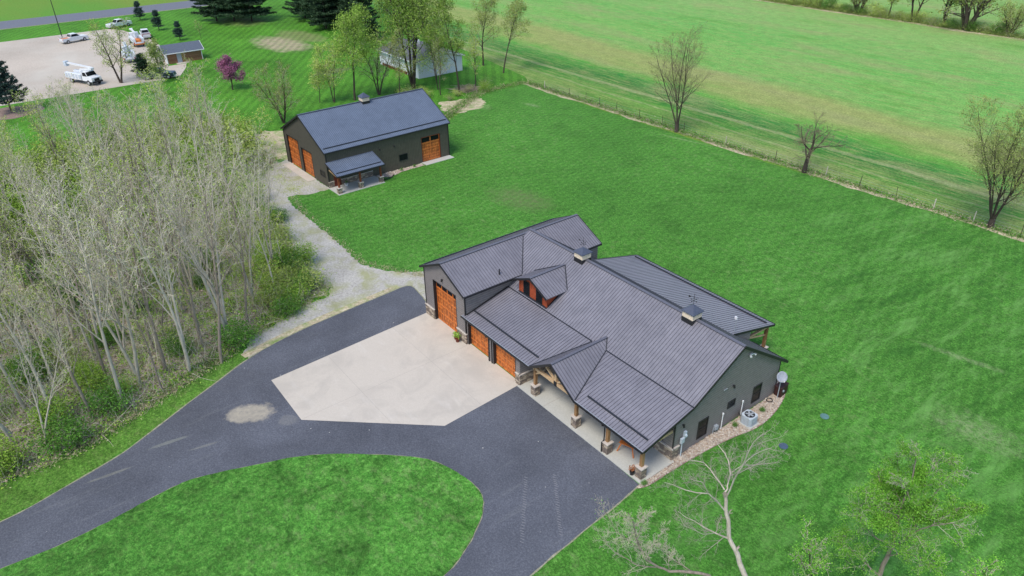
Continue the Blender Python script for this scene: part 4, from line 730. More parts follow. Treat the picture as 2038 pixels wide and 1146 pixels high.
# white planter under the barn porch
px_, py_ = -51.64+(-.0197)*(-7.0)-(1)*(-6.75), 14.564+(.9998)*(-7.0)+(-.0197)*(-6.75)
pot((px_, py_, .076), 'wide white planter bowl against the stone base of the barn porch', 'white', 'deep', .26, .26, .2, 5, n=30)
T = empty('wooden_table', (10.3, 1.35, .076), .3); tag(T, 'orange-brown wooden table with splayed legs under the porch roof', 'table')
MB().box(-.55, .55, -.35, .35, .72, .77).build('tabletop', M['doorframe'], T)
for sx in (-1, 1):
    for sy in (-1, 1): MB().bar((sx*.4, sy*.25, .72), (sx*.62, sy*.42, 0.0), .06, .06).build('leg', M['doorframe'], T)
T = empty('utility_box', (-6.35, 15.5, .0)); tag(T, 'cream utility cabinet standing in the lawn behind the garage wing', 'utility box')
MB().box(-.3, .3, -.22, .22, 0, .75).build('cabinet', M['cap'], T, bevel=.03); MB().box(-.34, .34, -.26, .26, .751, .81).build('lid', M['white'], T)
for loc, lb in (((16.51, 10.09, .008), 'blue-grey round manhole cover closer to the dead tree'), ((16.51, 15.05, .008), 'blue-grey round manhole cover farther out in the side lawn')):
    T = empty('manhole_cover', loc); tag(T, lb, 'manhole cover'); MB().tube([(0, 0, 0), (0, 0, .04)], .31, 24).build('rim', M['manhole' if loc[1] > 12 else 'manhole2'], T); MB().tube([(0, 0, .041), (0, 0, .055)], [.25, .24], 24).build('lid', M['manhole' if loc[1] > 12 else 'manhole2'], T)
# river rock bed along the gable wall
BED = smooth_poly([(12.94, -.4), (13.3, .1), (13.35, 2.4), (13.42, 4), (13.55, 6), (13.85, 8.3), (14.2, 10.1), (14.1, 12.1), (13.6, 14.1), (12.9, 15.6), (12.3, 16.2), (11.4, 16.2), (11.4, 14.52), (12.66, 14.52), (12.66, 3.1), (12.95, 3.04)], 3, True)
sheet('rock_bed', [(q.x, q.y) for q in BED], .03, M['rockbed']); ribbon('rock_bed_edge', [q for q in BED if q.x > 12.93 or q.y > 15.4], .10, .036, M['mulch'], .2)
sheet('barn_rock_bed', [(-45.4, 11.9), (-44.4, 11.9), (-43.9, 13.6), (-44.5, 15.5), (-44.6, 19.0), (-45.45, 19)], .03, M['rockbed'], .06, .4)

# ---------------------------------------------------------------- plants: generators
def np_mesh(name, V, quads, tris, mats, mi=None):
    me = bpy.data.meshes.new(name); nq = len(quads); nt_ = len(tris); me.vertices.add(len(V)); me.vertices.foreach_set('co', np.asarray(V, dtype=np.float32).ravel())
    loops = np.concatenate([np.asarray(quads, dtype=np.int32).ravel(), np.asarray(tris, dtype=np.int32).ravel()]); me.loops.add(len(loops)); me.loops.foreach_set('vertex_index', loops)
    st = np.concatenate([np.arange(nq)*4, nq*4+np.arange(nt_)*3]).astype(np.int32); me.polygons.add(nq+nt_); me.polygons.foreach_set('loop_start', st)
    me.polygons.foreach_set('loop_total', np.concatenate([np.full(nq, 4), np.full(nt_, 3)]).astype(np.int32))
    for m in mats: me.materials.append(m)
    if mi is not None: me.polygons.foreach_set('material_index', np.asarray(mi, dtype=np.int32))
    me.update(calc_edges=True); return me
def tubes(chains, k):
    """chains: list of (pts, radii), all with the same number of points -> verts, quads"""
    P_ = np.array([c[0] for c in chains]); R = np.array([c[1] for c in chains]); n, m, _ = P_.shape
    D = np.empty_like(P_); D[:, 1:-1] = P_[:, 2:]-P_[:, :-2]; D[:, 0] = P_[:, 1]-P_[:, 0]; D[:, -1] = P_[:, -1]-P_[:, -2]; D /= np.linalg.norm(D, axis=2, keepdims=True)+1e-9
    ref = np.where(np.abs(D[:, :1, 2:3]) > .85, np.array([1., 0, 0]), np.array([0, 0, 1.])); A = np.cross(D, np.broadcast_to(ref, D.shape)); A /= np.linalg.norm(A, axis=2, keepdims=True)+1e-9; Bn = np.cross(A, D)
    th = np.arange(k)*2*np.pi/k; V = P_[:, :, None]+(A[:, :, None]*np.cos(th)[None, None, :, None]+Bn[:, :, None]*np.sin(th)[None, None, :, None])*R[:, :, None, None]
    idx = np.arange(n*m*k).reshape(n, m, k); a = idx[:, :-1]; b_ = idx[:, 1:]; Q = np.stack([a, np.roll(a, -1, 2), np.roll(b_, -1, 2), b_], -1).reshape(-1, 4)
    return V.reshape(-1, 3), Q
def bark_mesh(name, chains, m):
    groups = {}
    for c in chains: groups.setdefault((len(c[0]), 8 if c[1][0] > .09 else 5 if c[1][0] > .03 else 3), []).append(c)
    Vs = []; Qs = []; o = 0
    for (_, k), ch in groups.items(): V, Q = tubes(ch, k); Vs.append(V); Qs.append(Q+o); o += len(V)
    me = np_mesh(name, np.concatenate(Vs), np.concatenate(Qs), np.zeros((0, 3), int), [m]); me.polygons.foreach_set('use_smooth', [True]*len(me.polygons)); return me
def leaf_arrays(P_, size, rs, flat_=0.0, aspect=.55):
    n = len(P_); D = rs.normal(size=(n, 3)); D /= np.linalg.norm(D, axis=1, keepdims=True); N_ = rs.normal(size=(n, 3)); N_[:, 2] += flat_*3; E = np.cross(D, N_); E /= np.linalg.norm(E, axis=1, keepdims=True)+1e-9
    if flat_: D = np.cross(N_, E); D /= np.linalg.norm(D, axis=1, keepdims=True)+1e-9
    s = size*rs.uniform(.6, 1.35, (n, 1)); V = np.stack([P_-D*s, P_+E*s*aspect, P_+D*s, P_-E*s*aspect], 1).reshape(-1, 3); Q = np.arange(4*n).reshape(n, 4); return V, Q
def leaf_mesh(name, P_, size, m, rs, flat_=0, aspect=.55):
    V, Q = leaf_arrays(np.asarray(P_), size, rs, flat_, aspect); return np_mesh(name, V, Q, np.zeros((0, 3), int), [m])
class Tree:
    """recursive limbs; chains[level] = list of (points, radii)"""
    def __init__(s, seed, nb=(14, 6, 4, 3), ang=(50, 45, 45, 50), ratio=(.42, .5, .5, .5), trop=(.0, .25, .15, .05), jit=(.05, .12, .18, .25, .3), lo=(.3, .25, .2, .2), maxl=3, segs=(9, 6, 4, 3, 3), minr=.006, droop=0):
        s.r = random.Random(seed); s.nb = nb; s.ang = ang; s.ratio = ratio; s.trop = trop; s.jit = jit; s.lo = lo; s.maxl = maxl; s.segs = segs; s.ch = [[] for _ in range(6)]; s.minr = minr; s.tips = []
    def limb(s, p, d, L, r, lv):
        rr_ = s.r; m = s.segs[lv]; pts = [p]; st = L/m; j = s.jit[lv]; tp = s.trop[min(lv, len(s.trop)-1)]
        for i in range(m):
            d = (d+Vector((rr_.gauss(0, j), rr_.gauss(0, j), rr_.gauss(0, j)+tp*.5))).normalized(); p = p+d*st; pts.append(p)
        r1 = max(s.minr*.5, r*(.25 if lv else .18)); s.spawn(pts, r, r1, lv, L)
    def spawn(s, pts, r, r1, lv, L=None, only=None):
        rr_ = s.r; m = len(pts)-1; rad = [r+(r1-r)*(i/m)**.9 for i in range(m+1)]
        s.ch[lv].append(([tuple(q) for q in pts], rad))
        if L is None: L = sum((pts[i+1]-pts[i]).length for i in range(m))
        if lv >= s.maxl: s.tips += [pts[-1], pts[m//2+0], pts[-1]*.6+pts[-2]*.4]; return
        n = s.nb[lv]; n = n if only is None else only; az = rr_.uniform(0, 6.28)
        for i in range(n):
            t = s.lo[lv]+(1-s.lo[lv])*(i+rr_.random()*.9)/n; f = t*m; k = min(int(f), m-1); q = pts[k].lerp(pts[k+1], f-k); tg = (pts[k+1]-pts[k]).normalized()
            az += 2.4+rr_.uniform(-.5, .5); o = tg.orthogonal().normalized(); o.rotate(Quaternion(tg, az)); a = math.radians(s.ang[lv]*rr_.uniform(.7, 1.25)); d = tg*math.cos(a)+o*math.sin(a)
            if lv >= 1 and d.z < -.3: d.z *= .3; d.normalize()
            taper = (1-.55*(t-s.lo[lv])/(1-s.lo[lv])); Lc = L*s.ratio[lv]*taper*rr_.uniform(.65, 1.2); rc = max(s.minr, rad[k]*.62*rr_.uniform(.6, 1))
            s.limb(q, d, Lc, rc, lv+1)
    def meshes(s, name, mt, mtw, lvl=1, thick=1.0):
        big = [c for l in s.ch[:lvl+1] for c in l]; fine = [c for l in s.ch[lvl+1:] for c in l]
        return bark_mesh(name+'_trunk', big, mt), (bark_mesh(name+'_twigs', fine, mtw) if fine else None)
def obj_of(name, me, parent=None): o = bpy.data.objects.new(name, me); col.objects.link(o); o.parent = parent; return o
def join_mesh(name, bark_me, leafV, leafQ, mats):
    """twigs and leaves as one crown mesh"""
    n = len(bark_me.vertices); V = np.empty(n*3, dtype=np.float32); bark_me.vertices.foreach_get('co', V); V = V.reshape(-1, 3); k = len(bark_me.polygons); Q = np.empty(k*4, dtype=np.int32); bark_me.loops.foreach_get('vertex_index', Q); Q = Q.reshape(-1, 4)
    return np_mesh(name, np.concatenate([V, leafV]), np.concatenate([Q, leafQ+n]), np.zeros((0, 3), int), mats, np.concatenate([np.zeros(k), np.ones(len(leafQ))]))
def make_tree(tr, name, mt, mtw, lm=None, lsize=.1, per=3, spread=.15, keep=1.0, aspect=.55, seed=1, extra=None, lvl=1):
    """returns (trunk mesh, crown mesh)"""
    rs = np.random.RandomState(seed); a, b_ = tr.meshes(name, M[mt], M[mtw], lvl)
    if lm and b_:
        T_ = np.array([tuple(q) for q in tr.tips]); T_ = T_[rs.rand(len(T_)) < keep]
        if extra is not None: T_ = extra(T_, rs)
        P_ = np.repeat(T_, per, 0)+rs.normal(size=(len(T_)*per, 3))*spread; V, Q = leaf_arrays(P_, lsize, rs, 0, aspect); b_ = join_mesh(name+'_crown', b_, V, Q, [M[mtw], M[lm]])
    return a, b_
def place(name, meshes, loc, rz=0, sc=1.0, label='', cat='tree', group=None, tilt=(0, 0)):
    T = empty(name, loc); T.rotation_euler = (tilt[0], tilt[1], rz); T.scale = (sc, sc, sc); tag(T, label, cat, group); obj_of('trunk', meshes[0], T)
    if meshes[1]: obj_of('crown', meshes[1], T)
    return T
def inpoly(x, y, poly):
    c = False; n = len(poly)
    for i in range(n):
        x1, y1 = poly[i]; x2, y2 = poly[(i+1) % n]
        if (y1 > y) != (y2 > y) and x < (x2-x1)*(y-y1)/(y2-y1)+x1: c = not c
    return c
UP = Vector((0, 0, 1))
# ---- woodland trees: tall, grey, mostly bare
WP = []
for i in range(8):
    lean = Vector((rg.uniform(-.1, .1), rg.uniform(-.1, .1), 1)).normalized()
    budded = i >= 5
    tr = Tree(100+i, nb=(13, 5, 4, 0), ang=(31, 42, 48), ratio=(.34, .48, .52), trop=(.02, .16, .10, .03), jit=(.05, .09, .14, .2), lo=(.34, .2, .15), maxl=3, segs=(9, 6, 4, 3), minr=.015)
    tr.limb(Vector((0, 0, -.1)), lean, 14.0, .14, 0)
    if i in (2, 4, 6): d2 = Vector((rg.uniform(-.3, .3), rg.uniform(-.3, .3), 1)).normalized(); tr.limb(Vector((0, 0, 1.0)), d2, 12, .12, 0)
    WP.append(make_tree(tr, 'woodland_tree', 'bark_pale' if i % 3 else 'bark_brown', 'twig_pale' if i % 3 else 'twig_brown', 'bud', .08 if budded else .055, 2 if budded else 1, .16, .85 if budded else .4, seed=i))
WOODS_T = [(-14.3, -45), (-14.2, -31), (-15, -26), (-16.8, -20.5), (-18.3, -17.6), (-20.6, -14.2), (-22.3, -10.5), (-24.4, -7.5), (-31, -6.3), (-38, -5.2), (-45, -5), (-52, -3), (-58, 0), (-62, 3.5), (-68, 5), (-74, 3), (-79, -4), (-78, -14), (-74, -22), (-74, -38), (-60, -42), (-40, -42), (-20, -46)]
fixed = [(-17.3, -17.1), (-19.9, -15.5), (-17.7, -19.5), (-18.9, -21.0), (-22.3, -20.95), (-20.4, -25.0), (-26, -24.3), (-28.3, -28.5), (-23.9, -16.9), (-16.3, -24.7), (-17.6, -29)]
pts_ = list(fixed); rw = random.Random(21); tries = 0
while len(pts_) < 165 and tries < 20000:
    tries += 1; x = rw.uniform(-88, -14); y = rw.uniform(-46, 3)
    if not inpoly(x, y, WOODS_T): continue
    if x < -42 and rw.random() < .7: continue
    if (x > -22 and y < -24 and rw.random() < .3): continue
    if min((x-a)**2+(y-b_)**2 for a, b_ in pts_) > (2.0 if x > -34 else 2.8)**2: pts_.append((x, y))
for i, (x, y) in enumerate(pts_):
    fx = i < len(fixed); k = rw.choice((0, 1, 2, 3, 4)) if fx or rw.random() < (.85 if x > -42 else .55) else rw.choice((5, 6, 7)); sc = rw.uniform(.95, 1.15) if fx else rw.uniform(.62, 1.1)
    if x < -52: sc *= .85
    if x < -66: sc *= .85
    if k < 5: place('bare_tree', WP[k], (x, y, 0), rw.uniform(0, 6.28), sc, 'tall bare grey-limbed tree standing in the wood left of the driveway', 'tree', 'bare trees of the roadside wood', (rw.gauss(0, .04), rw.gauss(0, .04)))
    else: place('budding_tree', WP[k], (x, y, 0), rw.uniform(0, 6.28), sc, 'tall woodland tree dusted with yellow-green buds left of the driveway', 'tree', 'budding trees of the roadside wood', (rw.gauss(0, .04), rw.gauss(0, .04)))
# saplings: thin
SP = []
for i in range(4):
    tr = Tree(300+i, nb=(9, 5, 3), ang=(40, 45, 45), ratio=(.45, .5, .5), trop=(.02, .15, .1), lo=(.2, .2, .2), maxl=2, segs=(7, 4, 3), jit=(.08, .15, .22)); tr.limb(Vector((0, 0, -.05)), Vector((rg.uniform(-.15, .15), rg.uniform(-.15, .15), 1)).normalized(), 6.5, .05, 0)
    SP.append(make_tree(tr, 'sapling', 'twig_brown' if i % 2 else 'twig_pale', 'twig_pale', 'bud' if i < 2 else 'spring', .09, 4, .18, .9, seed=40+i, lvl=0))
for i in range(70):
    for _ in range(50):
        x = rw.uniform(-88, -13.5); y = rw.uniform(-44, 5)
        if inpoly(x, y, WOODS_T): break
    place('sapling', SP[i % 4], (x, y, 0), rw.uniform(0, 6.28), rw.uniform(.6, 1.2), 'thin young sapling coming into leaf beneath the taller woodland trees', 'sapling', 'saplings in the roadside wood')
# shrubs
SB = []
for i in range(6):
    tr = Tree(400+i, nb=(6, 4, 0), ang=(45, 50), ratio=(.5, .5), trop=(.0, .08, .05), lo=(.2, .2), maxl=2, segs=(5, 4, 3), jit=(.14, .2, .25), minr=.006)
    for k in range(7): a = k*.9+rg.random(); tr.limb(Vector((0, 0, -.02)), Vector((math.cos(a)*.55, math.sin(a)*.55, 1)).normalized(), rg.uniform(1.1, 2.0), .022, 0)
    SB.append(make_tree(tr, 'shrub', 'twig_brown', 'twig_brown', ('bud', 'spring', 'deep', 'spring', 'bud', 'mossy')[i], (.05, .055, .055, .05, .05, .045)[i], (7, 8, 8, 7, 6, 3)[i], .28, .8, seed=60+i, lvl=0))
def shrub_at(x, y, k, sc, label, group):
    T = place('shrub', SB[k], (x, y, 0), rw.uniform(0, 6.28), sc, label, 'shrub', group); T.scale = (sc*rw.uniform(.8, 1.3), sc*rw.uniform(.8, 1.3), sc*rw.uniform(.6, 1.0))
n = 0
while n < 112:
    x = rw.uniform(-66, -13); y = rw.uniform(-44, 5)
    if not inpoly(x, y, WOODS): continue
    if rw.random() > (.45 if x > -28 and y > -23 else 1): continue
    k = rw.choice((2, 1, 1, 3, 2, 4, 5, 2)); shrub_at(x, y, k, rw.uniform(.8, 1.6), 'low shrub leafing out on the leaf-strewn floor of the wood', 'shrubs on the woodland floor'); n += 1
n = 0
while n < 70:
    x = rw.uniform(-82, -46); y = rw.uniform(-30, 4)
    if not inpoly(x, y, WOODS_T): continue
    k = rw.choice((1, 1, 3, 3, 4, 0)); shrub_at(x, y, k, rw.uniform(1.8, 3.0), 'tall yellow-green bush in the far half of the wood towards the parking lot', 'tall bushes in the far half of the wood'); n += 1
base = [(-21.8, -9.5), (-23.2, -7.2), (-28, -6.6), (-33, -5.6), (-38, -4.4), (-44, -4.2), (-51, -2.8)]
for i in range(50):
    t_ = rw.random(); f = t_*(len(base)-1); q = min(int(f), len(base)-2); x = base[q][0]+(base[q+1][0]-base[q][0])*(f-q); y = base[q][1]+(base[q+1][1]-base[q][1])*(f-q)
    shrub_at(x+rw.gauss(0, .9), y-abs(rw.gauss(0, 1.6)), rw.choice((0, 1, 2, 3, 0, 4)), rw.uniform(.5, 1.5), 'bright green shrub in the thicket bordering the gravel path', 'green shrubs bordering the gravel path')
# ---- undergrowth, litter, fallen wood
rs = np.random.RandomState(5)
def scatter(poly, n, x0, x1, y0, y1):
    out = []
    while len(out) < n:
        X = rs.uniform(x0, x1, n); Y = rs.uniform(y0, y1, n)
        for x, y in zip(X, Y):
            if inpoly(x, y, poly): out.append((x, y))
            if len(out) >= n: break
    return np.array(out)
VIS_ = WOODS
VIS = [(-12.9, -50), (-12.9, -33), (-13.3, -28.4), (-14.7, -24.6), (-16.2, -20.5), (-17.6, -17.2), (-19.2, -14.4), (-20.8, -11.2), (-22.4, -7.6), (-25, -6.3), (-29.5, -5.9), (-34.5, -4.9), (-41, -3.6), (-48, -3.2), (-52.5, -1.5), (-57, 3.5), (-64, 6), (-72, 4), (-80, -3), (-86, -12), (-88, -40), (-50, -42)]
xy = scatter(VIS_, 42000, -66, -12.9, -50, 6); Z = np.abs(rs.normal(0, .05, len(xy)))+.03
kind(obj_of('leaf_litter', leaf_mesh('leaf_litter', np.column_stack([xy, Z]), .10, M['litter'], rs, .8, .7)), 'stuff', 'brown and grey fallen leaves covering the floor of the wood')
cl_ = scatter(VIS, 3600, -88, -12.9, -50, 6); P_ = []
for x, y in cl_:
    k = int(rs.uniform(15, 60)); s_ = rs.uniform(.25, .8); q = rs.normal(size=(k, 3))*(s_, s_, .16)+(x, y, .2); q[:, 2] = np.abs(q[:, 2]); P_.append(q)
P_ = np.concatenate(P_); kind(obj_of('undergrowth', leaf_mesh('undergrowth', P_, .085, M['spring'], rs, .3, .6)), 'stuff', 'low green undergrowth scattered among the woodland trees')
tw = []
for x, y in scatter(VIS_, 3600, -66, -12.9, -50, 6):
    a = rs.uniform(0, 6.28); L = rs.uniform(.6, 2.6); z = rs.uniform(.04, .3); p = np.array([x, y, z]); d = np.array([math.cos(a), math.sin(a), rs.uniform(-.1, .25)])*L/3; tw.append(([tuple(p+d*i+rs.normal(size=3)*.06*(i > 0)) for i in range(4)], [.022, .018, .012, .006]))
V, Q = tubes(tw, 3); kind(obj_of('fallen_twigs', np_mesh('fallen_twigs', V, Q, np.zeros((0, 3), int), [M['twig_pale']])), 'stuff', 'pale fallen twigs and sticks strewn through the wood')
bw = []
for x, y in scatter(VIS_, 9000, -66, -12.9, -50, 6):
    L = rs.uniform(.5, 2.4); d = np.array([rs.normal()*.35, rs.normal()*.35, 1.0])*L/3; p = np.array([x, y, 0.]); bw.append(([tuple(p+d*i+rs.normal(size=3)*.07*(i > 0)) for i in range(4)], [.014, .011, .008, .004]))
V, Q = tubes(bw, 3); kind(obj_of('brush_stems', np_mesh('brush_stems', V, Q, np.zeros((0, 3), int), [M['twig_pale']])), 'stuff', 'thin pale brush stems standing thick on the woodland floor')
for i, (x0, y0, x1, y1, r) in enumerate(((-21.4, -21.5, -21.9, -16.2, .09), (-23.9, -26.8, -25.5, -23.4, .11), (-24.4, -30.1, -23.7, -32.6, .12), (-18.6, -23.2, -21.3, -22.6, .1), (-31, -20, -34.5, -17, .13), (-27.5, -12, -30.5, -14.5, .1))):
    lb = ('long pale branch fallen beside the driveway trees', 'mossy fallen log deep in the wood', 'dark fallen log at the left edge of the wood', 'short fallen log near the driveway verge', 'fallen trunk in the middle of the wood', 'fallen limb behind the gravel shoulder thicket')[i]
    d = Vector((x1-x0, y1-y0, 0)); T = MB().tube([(0, 0, .1), tuple(d*.3+Vector((0, .1, .16))), tuple(d*.65+Vector((.1, 0, .2))), tuple(d+Vector((0, 0, .55)))], [r, r*.85, r*.6, r*.3], 7).build('fallen_log', M['bark_pale' if i % 2 == 0 else 'bark_brown'], None, True); T.location = (x0, y0, 0); tag(T, lb, 'log')
# grassy weeds along fence, woods edge, hedge
def weeds(name, line, n, w, m, label, size=.12, hz=.2, spread_=1.0):
    P_ = []; L = [Vector(q) for q in line]
    for _ in range(n):
        f = rs.uniform(0, len(L)-1.001); k = int(f); q = L[k].lerp(L[k+1], f-k); P_.append((q.x+rs.normal()*w, q.y+rs.normal()*w, abs(rs.normal())*hz+.03))
    kind(obj_of(name, leaf_mesh(name, np.array(P_), size, M[m], rs, 0, .22)), 'stuff', label)
FL = [(-68.2, 54.9), (-40, 55.2), (-10, 56), (35, 57.2)]
weeds('fence_weeds', FL, 9000, .45, 'deep', 'tufts of dark green weeds growing along the field fence', .16); weeds('fence_dry_grass', FL, 6000, .5, 'drygrass', 'dry straw grass along the field fence', .15)
weeds('woods_edge_grass', [(-13, -40), (-13.1, -29), (-14.6, -24.8), (-16.4, -20.3), (-17.7, -17.4), (-19.3, -14.8), (-21, -11)], 5000, .35, 'drygrass', 'dry grass fringe between the wood and the driveway verge', .10, .1)
weeds('woods_edge_weeds', [(-13.2, -40), (-13.4, -29), (-14.9, -24.8), (-16.7, -20.3), (-18, -17.4), (-19.6, -14.8), (-21.3, -11)], 5000, .5, 'deep', 'green weeds on the fringe between the wood and the driveway verge', .11, .15)
weeds('lawn_corner_weeds', [(-68.5, 54.5), (-68.3, 45), (-64, 38), (-59, 31)], 4000, .6, 'deep', 'rough weeds between the lawn and the neighbouring garden', .14, .18)
weeds('lawn_corner_straw', [(-68.5, 54.5), (-68.3, 45), (-64, 38), (-59, 31)], 2500, .6, 'drygrass', 'dead straw between the lawn and the neighbouring garden', .14, .15)
weeds('gravel_weeds', [(-46, 1), (-40.3, .2), (-31.5, .1), (-25.4, -.2), (-21.1, 2.1), (-18.5, 3.8)], 1800, .3, 'drygrass', 'straw tufts where the lawn meets the gravel path', .09, .06)
weeds('gravel_scrub', [(-56.5, 2), (-55, .2), (-50.5, -2.1), (-43.5, -2.4), (-35.7, -3.6), (-27, -5), (-22.4, -5.4), (-21.2, -9), (-19.8, -13.6)], 6000, .55, 'spring', 'green weeds creeping over the woods side of the gravel path', .10, .12)
weeds('barn_corner_weeds', [(-46.5, 1), (-48, 3), (-52, 1.5), (-55, 4)], 900, .7, 'bud', 'sparse weeds on the gravel in front of the barn', .09, .04)
# river rocks
P2 = []; xy = scatter([(q.x, q.y) for q in BED], 2600, 11.4, 14.3, -.5, 16.3); b = MB(); V = []; Q = []
xb = scatter([(-45.4, 11.9), (-44.4, 11.9), (-43.9, 13.6), (-44.5, 15.5), (-44.6, 19.0), (-45.45, 19)], 260, -45.5, -43.8, 11.8, 19)
ico = np.array([(1, 0, 0), (0, 1, 0), (-1, 0, 0), (0, -1, 0), (0, 0, .8), (0, 0, -.8)]); tri = np.array([(0, 1, 4), (1, 2, 4), (2, 3, 4), (3, 0, 4)])
def rocks(name, xy, z0, label):
    V = []; T_ = []
    for i, (x, y) in enumerate(xy):
        s = rs.uniform(.035, .085); a = rs.uniform(0, 6.28); R = np.array([[math.cos(a), -math.sin(a), 0], [math.sin(a), math.cos(a), 0], [0, 0, 1]]); V.append((ico*rs.uniform(.7, 1.3, (6, 3))*s)@R.T+(x, y, z0+s*.3)); T_.append(tri+i*6)
    kind(obj_of(name, np_mesh(name, np.concatenate(V), np.zeros((0, 4), int), np.concatenate(T_), [M['pebble']])), 'stuff', label)
M['pebble'] = leaf('pebbles', [(.30, .22, .16), (.55, .46, .36), (.40, .36, .32), (.62, .56, .48), (.24, .17, .13)], .1)
rocks('river_rocks', xy, .03, 'tan and grey river rocks filling the bed along the gable wall'); rocks('barn_river_rocks', xb, .03, 'tan river rocks along the barn wall')
shp = [(13.2, 9.1, 'small green shrub in the rock bed between the meter pipe and the air conditioner'), (13.4, 12.0, 'small green shrub in the rock bed past the air conditioner'), (13.1, -.05, 'small dark green shrub at the porch corner of the rock bed'), (-44.75, 12.6, 'small shrub in the barn bed nearest the barn porch'), (-44.8, 15.6, 'small shrub in the barn bed below the window'), (-44.9, 17.6, 'small shrub in the barn bed nearest the side door')]
for x, y, lb in shp:
    place('garden_shrub', SB[2], (x, y, .03), rw.uniform(0, 6), .19, lb, 'shrub')
b = MB(); b.tube([(-43.9, 11.9, .05), (-43.4, 12.6, .07), (-43.7, 13.6, .06), (-44.3, 14.2, .05)], .06, 6); T = b.build('drain_hose', M['trim']); tag(T, 'curved black drain hose lying at the edge of the barn lawn', 'hose')

# ---- named trees around the place
def vase(seed, H, stems, r, nb=(13, 7, 6, 0), spread=.22, ang=(34, 38, 45), ratio=(.42, .5, .55), **kw):
    tr = Tree(seed, nb=nb, ang=ang, ratio=ratio, trop=(.05, .14, .10, .03), jit=(.05, .10, .16, .25), lo=(.16, .12, .12), maxl=3, segs=(9, 6, 4, 3), minr=.010)
    tr.ch[0].append(([(0, 0, -.1), (0, 0, .6), (.02, 0, 1.2)], [r*1.25, r, r*.9]))
    for k in range(stems): a = 6.28*k/stems+rg.uniform(-.3, .3); s_ = spread*rg.uniform(.4, 1.3); tr.limb(Vector((math.cos(a)*r*.4, math.sin(a)*r*.4, .9)), Vector((math.cos(a)*s_, math.sin(a)*s_, 1)).normalized(), (H-.9)*rg.uniform(.75, 1.0), r*.36, 0)
    return tr
tr = vase(501, 14.6, 5, .3, spread=.20, ratio=(.46, .52, .55), ang=(42, 40, 45)); place('field_tree', make_tree(tr, 'field_tree', 'bark_dark', 'twig_thin', 'mossy', .05, 2, .18, .5), (-32.76, 54.95, 0), 0, 1, 'tall vase-shaped tree with yellow-green buds, leftmost of the three on the fence line')
tr = vase(502, 14.5, 6, .32, spread=.40, ratio=(.46, .52, .55)); place('field_tree', make_tree(tr, 'field_tree', 'bark_dark', 'twig_thin', 'mossy', .065, 3, .22, .7, seed=2), (9.98, 56.75, 0), 2, 1, 'large budding tree on the fence line at the right edge of the photo')
tr = Tree(503, nb=(9, 8, 7, 4), ang=(58, 48, 45, 45), ratio=(1.0, .58, .52, .5), trop=(0, .14, .08, .03, .02), jit=(.06, .13, .2, .28, .3), lo=(.3, .2, .15, .1), maxl=4, segs=(6, 6, 4, 3, 2), minr=.013); tr.limb(Vector((0, 0, -.1)), Vector((.03, 0, 1)), 5.2, .34, 0)
place('field_tree', make_tree(tr, 'field_tree', 'bark_dark', 'twig_thin', 'mossy', .05, 1, .1, .15), (-11.75, 55.27, 0), 1, 1, 'small bare spreading tree on the fence line, shortest of the three fence trees')
# budding trees between barn and white garage
M['bud2'] = leaf('young_leaves', [(.13, .24, .03), (.20, .33, .05), (.28, .39, .08), (.16, .27, .04)])
def leafy(seed, H, r, lm, size, per, keep, spread=.3, bk='bark_dark', nb=(14, 6, 5, 0), ang=(40, 42, 48), ratio=(.42, .48, .52), stems=1, lo=.3, sp=.2):
    tr = Tree(seed, nb=nb, ang=ang, ratio=ratio, trop=(.02, .14, .1, .03), jit=(.05, .11, .18, .26), lo=(lo, .2, .15), maxl=3, segs=(9, 6, 4, 3), minr=.013)
    for k in range(stems): a = 6.28*k/max(1, stems)+seed; s_ = 0.05 if stems == 1 else sp; tr.limb(Vector((math.cos(a)*r*.5*(stems > 1), math.sin(a)*r*.5*(stems > 1), -.1)), Vector((math.cos(a)*s_, math.sin(a)*s_, 1)).normalized(), H, r, 0)
    return make_tree(tr, 'tree', bk, 'twig_brown', lm, size, per, spread, keep, seed=seed)
place('leafing_tree', leafy(511, 13.5, .2, 'bud2', .11, 9, .9, .4, nb=(15, 7, 5, 0), ang=(52, 48, 48)), (-78.0, 25.8, 0), 0, 1, 'bright green leafing tree behind the barn, fullest and leftmost of the barn-side trees')
place('leafing_tree', leafy(512, 18, .26, 'bud2', .12, 7, .95, .4, stems=4, sp=.24, ang=(46, 45, 48)), (-78.2, 37.4, 0), 0, 1, 'very tall multi-trunk budding tree in front of the white garage')
place('leafing_tree', leafy(513, 15, .17, 'bud2', .11, 7, .85, .3, ratio=(.3, .45, .5)), (-70.4, 41.9, 0), 0, 1, 'narrow upright budding tree at the right corner of the white garage')
place('budding_tree', leafy(514, 11.5, .18, 'mossy', .09, 5, .9, .28, nb=(15, 7, 5, 0), ang=(48, 45, 48)), (-83.5, 56.4, 0), 0, 1, 'round-crowned grey-green tree at the field edge behind the lawn corner')
place('budding_tree', leafy(515, 11.6, .15, 'mossy', .10, 5, .85, .28, lo=.4), (-76.3, 55.9, 0), 0, 1, 'slender tree with thin mossy crown at the field corner, rightmost of the garden trees')
place('bare_tree', leafy(516, 9, .14, 'mossy', .08, 1, .5, .2, stems=3, sp=.3, lo=.2), (-78.3, 30.6, 0), 0, 1, 'brown multi-stem bare tree just behind the barn roof ridge')
place('bare_tree', leafy(517, 8.5, .1, 'mossy', .08, 2, .6, .2, lo=.2), (-71.4, 38.7, 0), 0, 1, 'thin dark-stemmed tree right of the barn roof in front of the white garage')
place('bare_tree', leafy(518, 8, .1, 'bud', .09, 2, .6, .25, lo=.25), (-71.1, 45.9, 0), 0, 1, 'thin budding tree near the brush pile at the lawn corner')
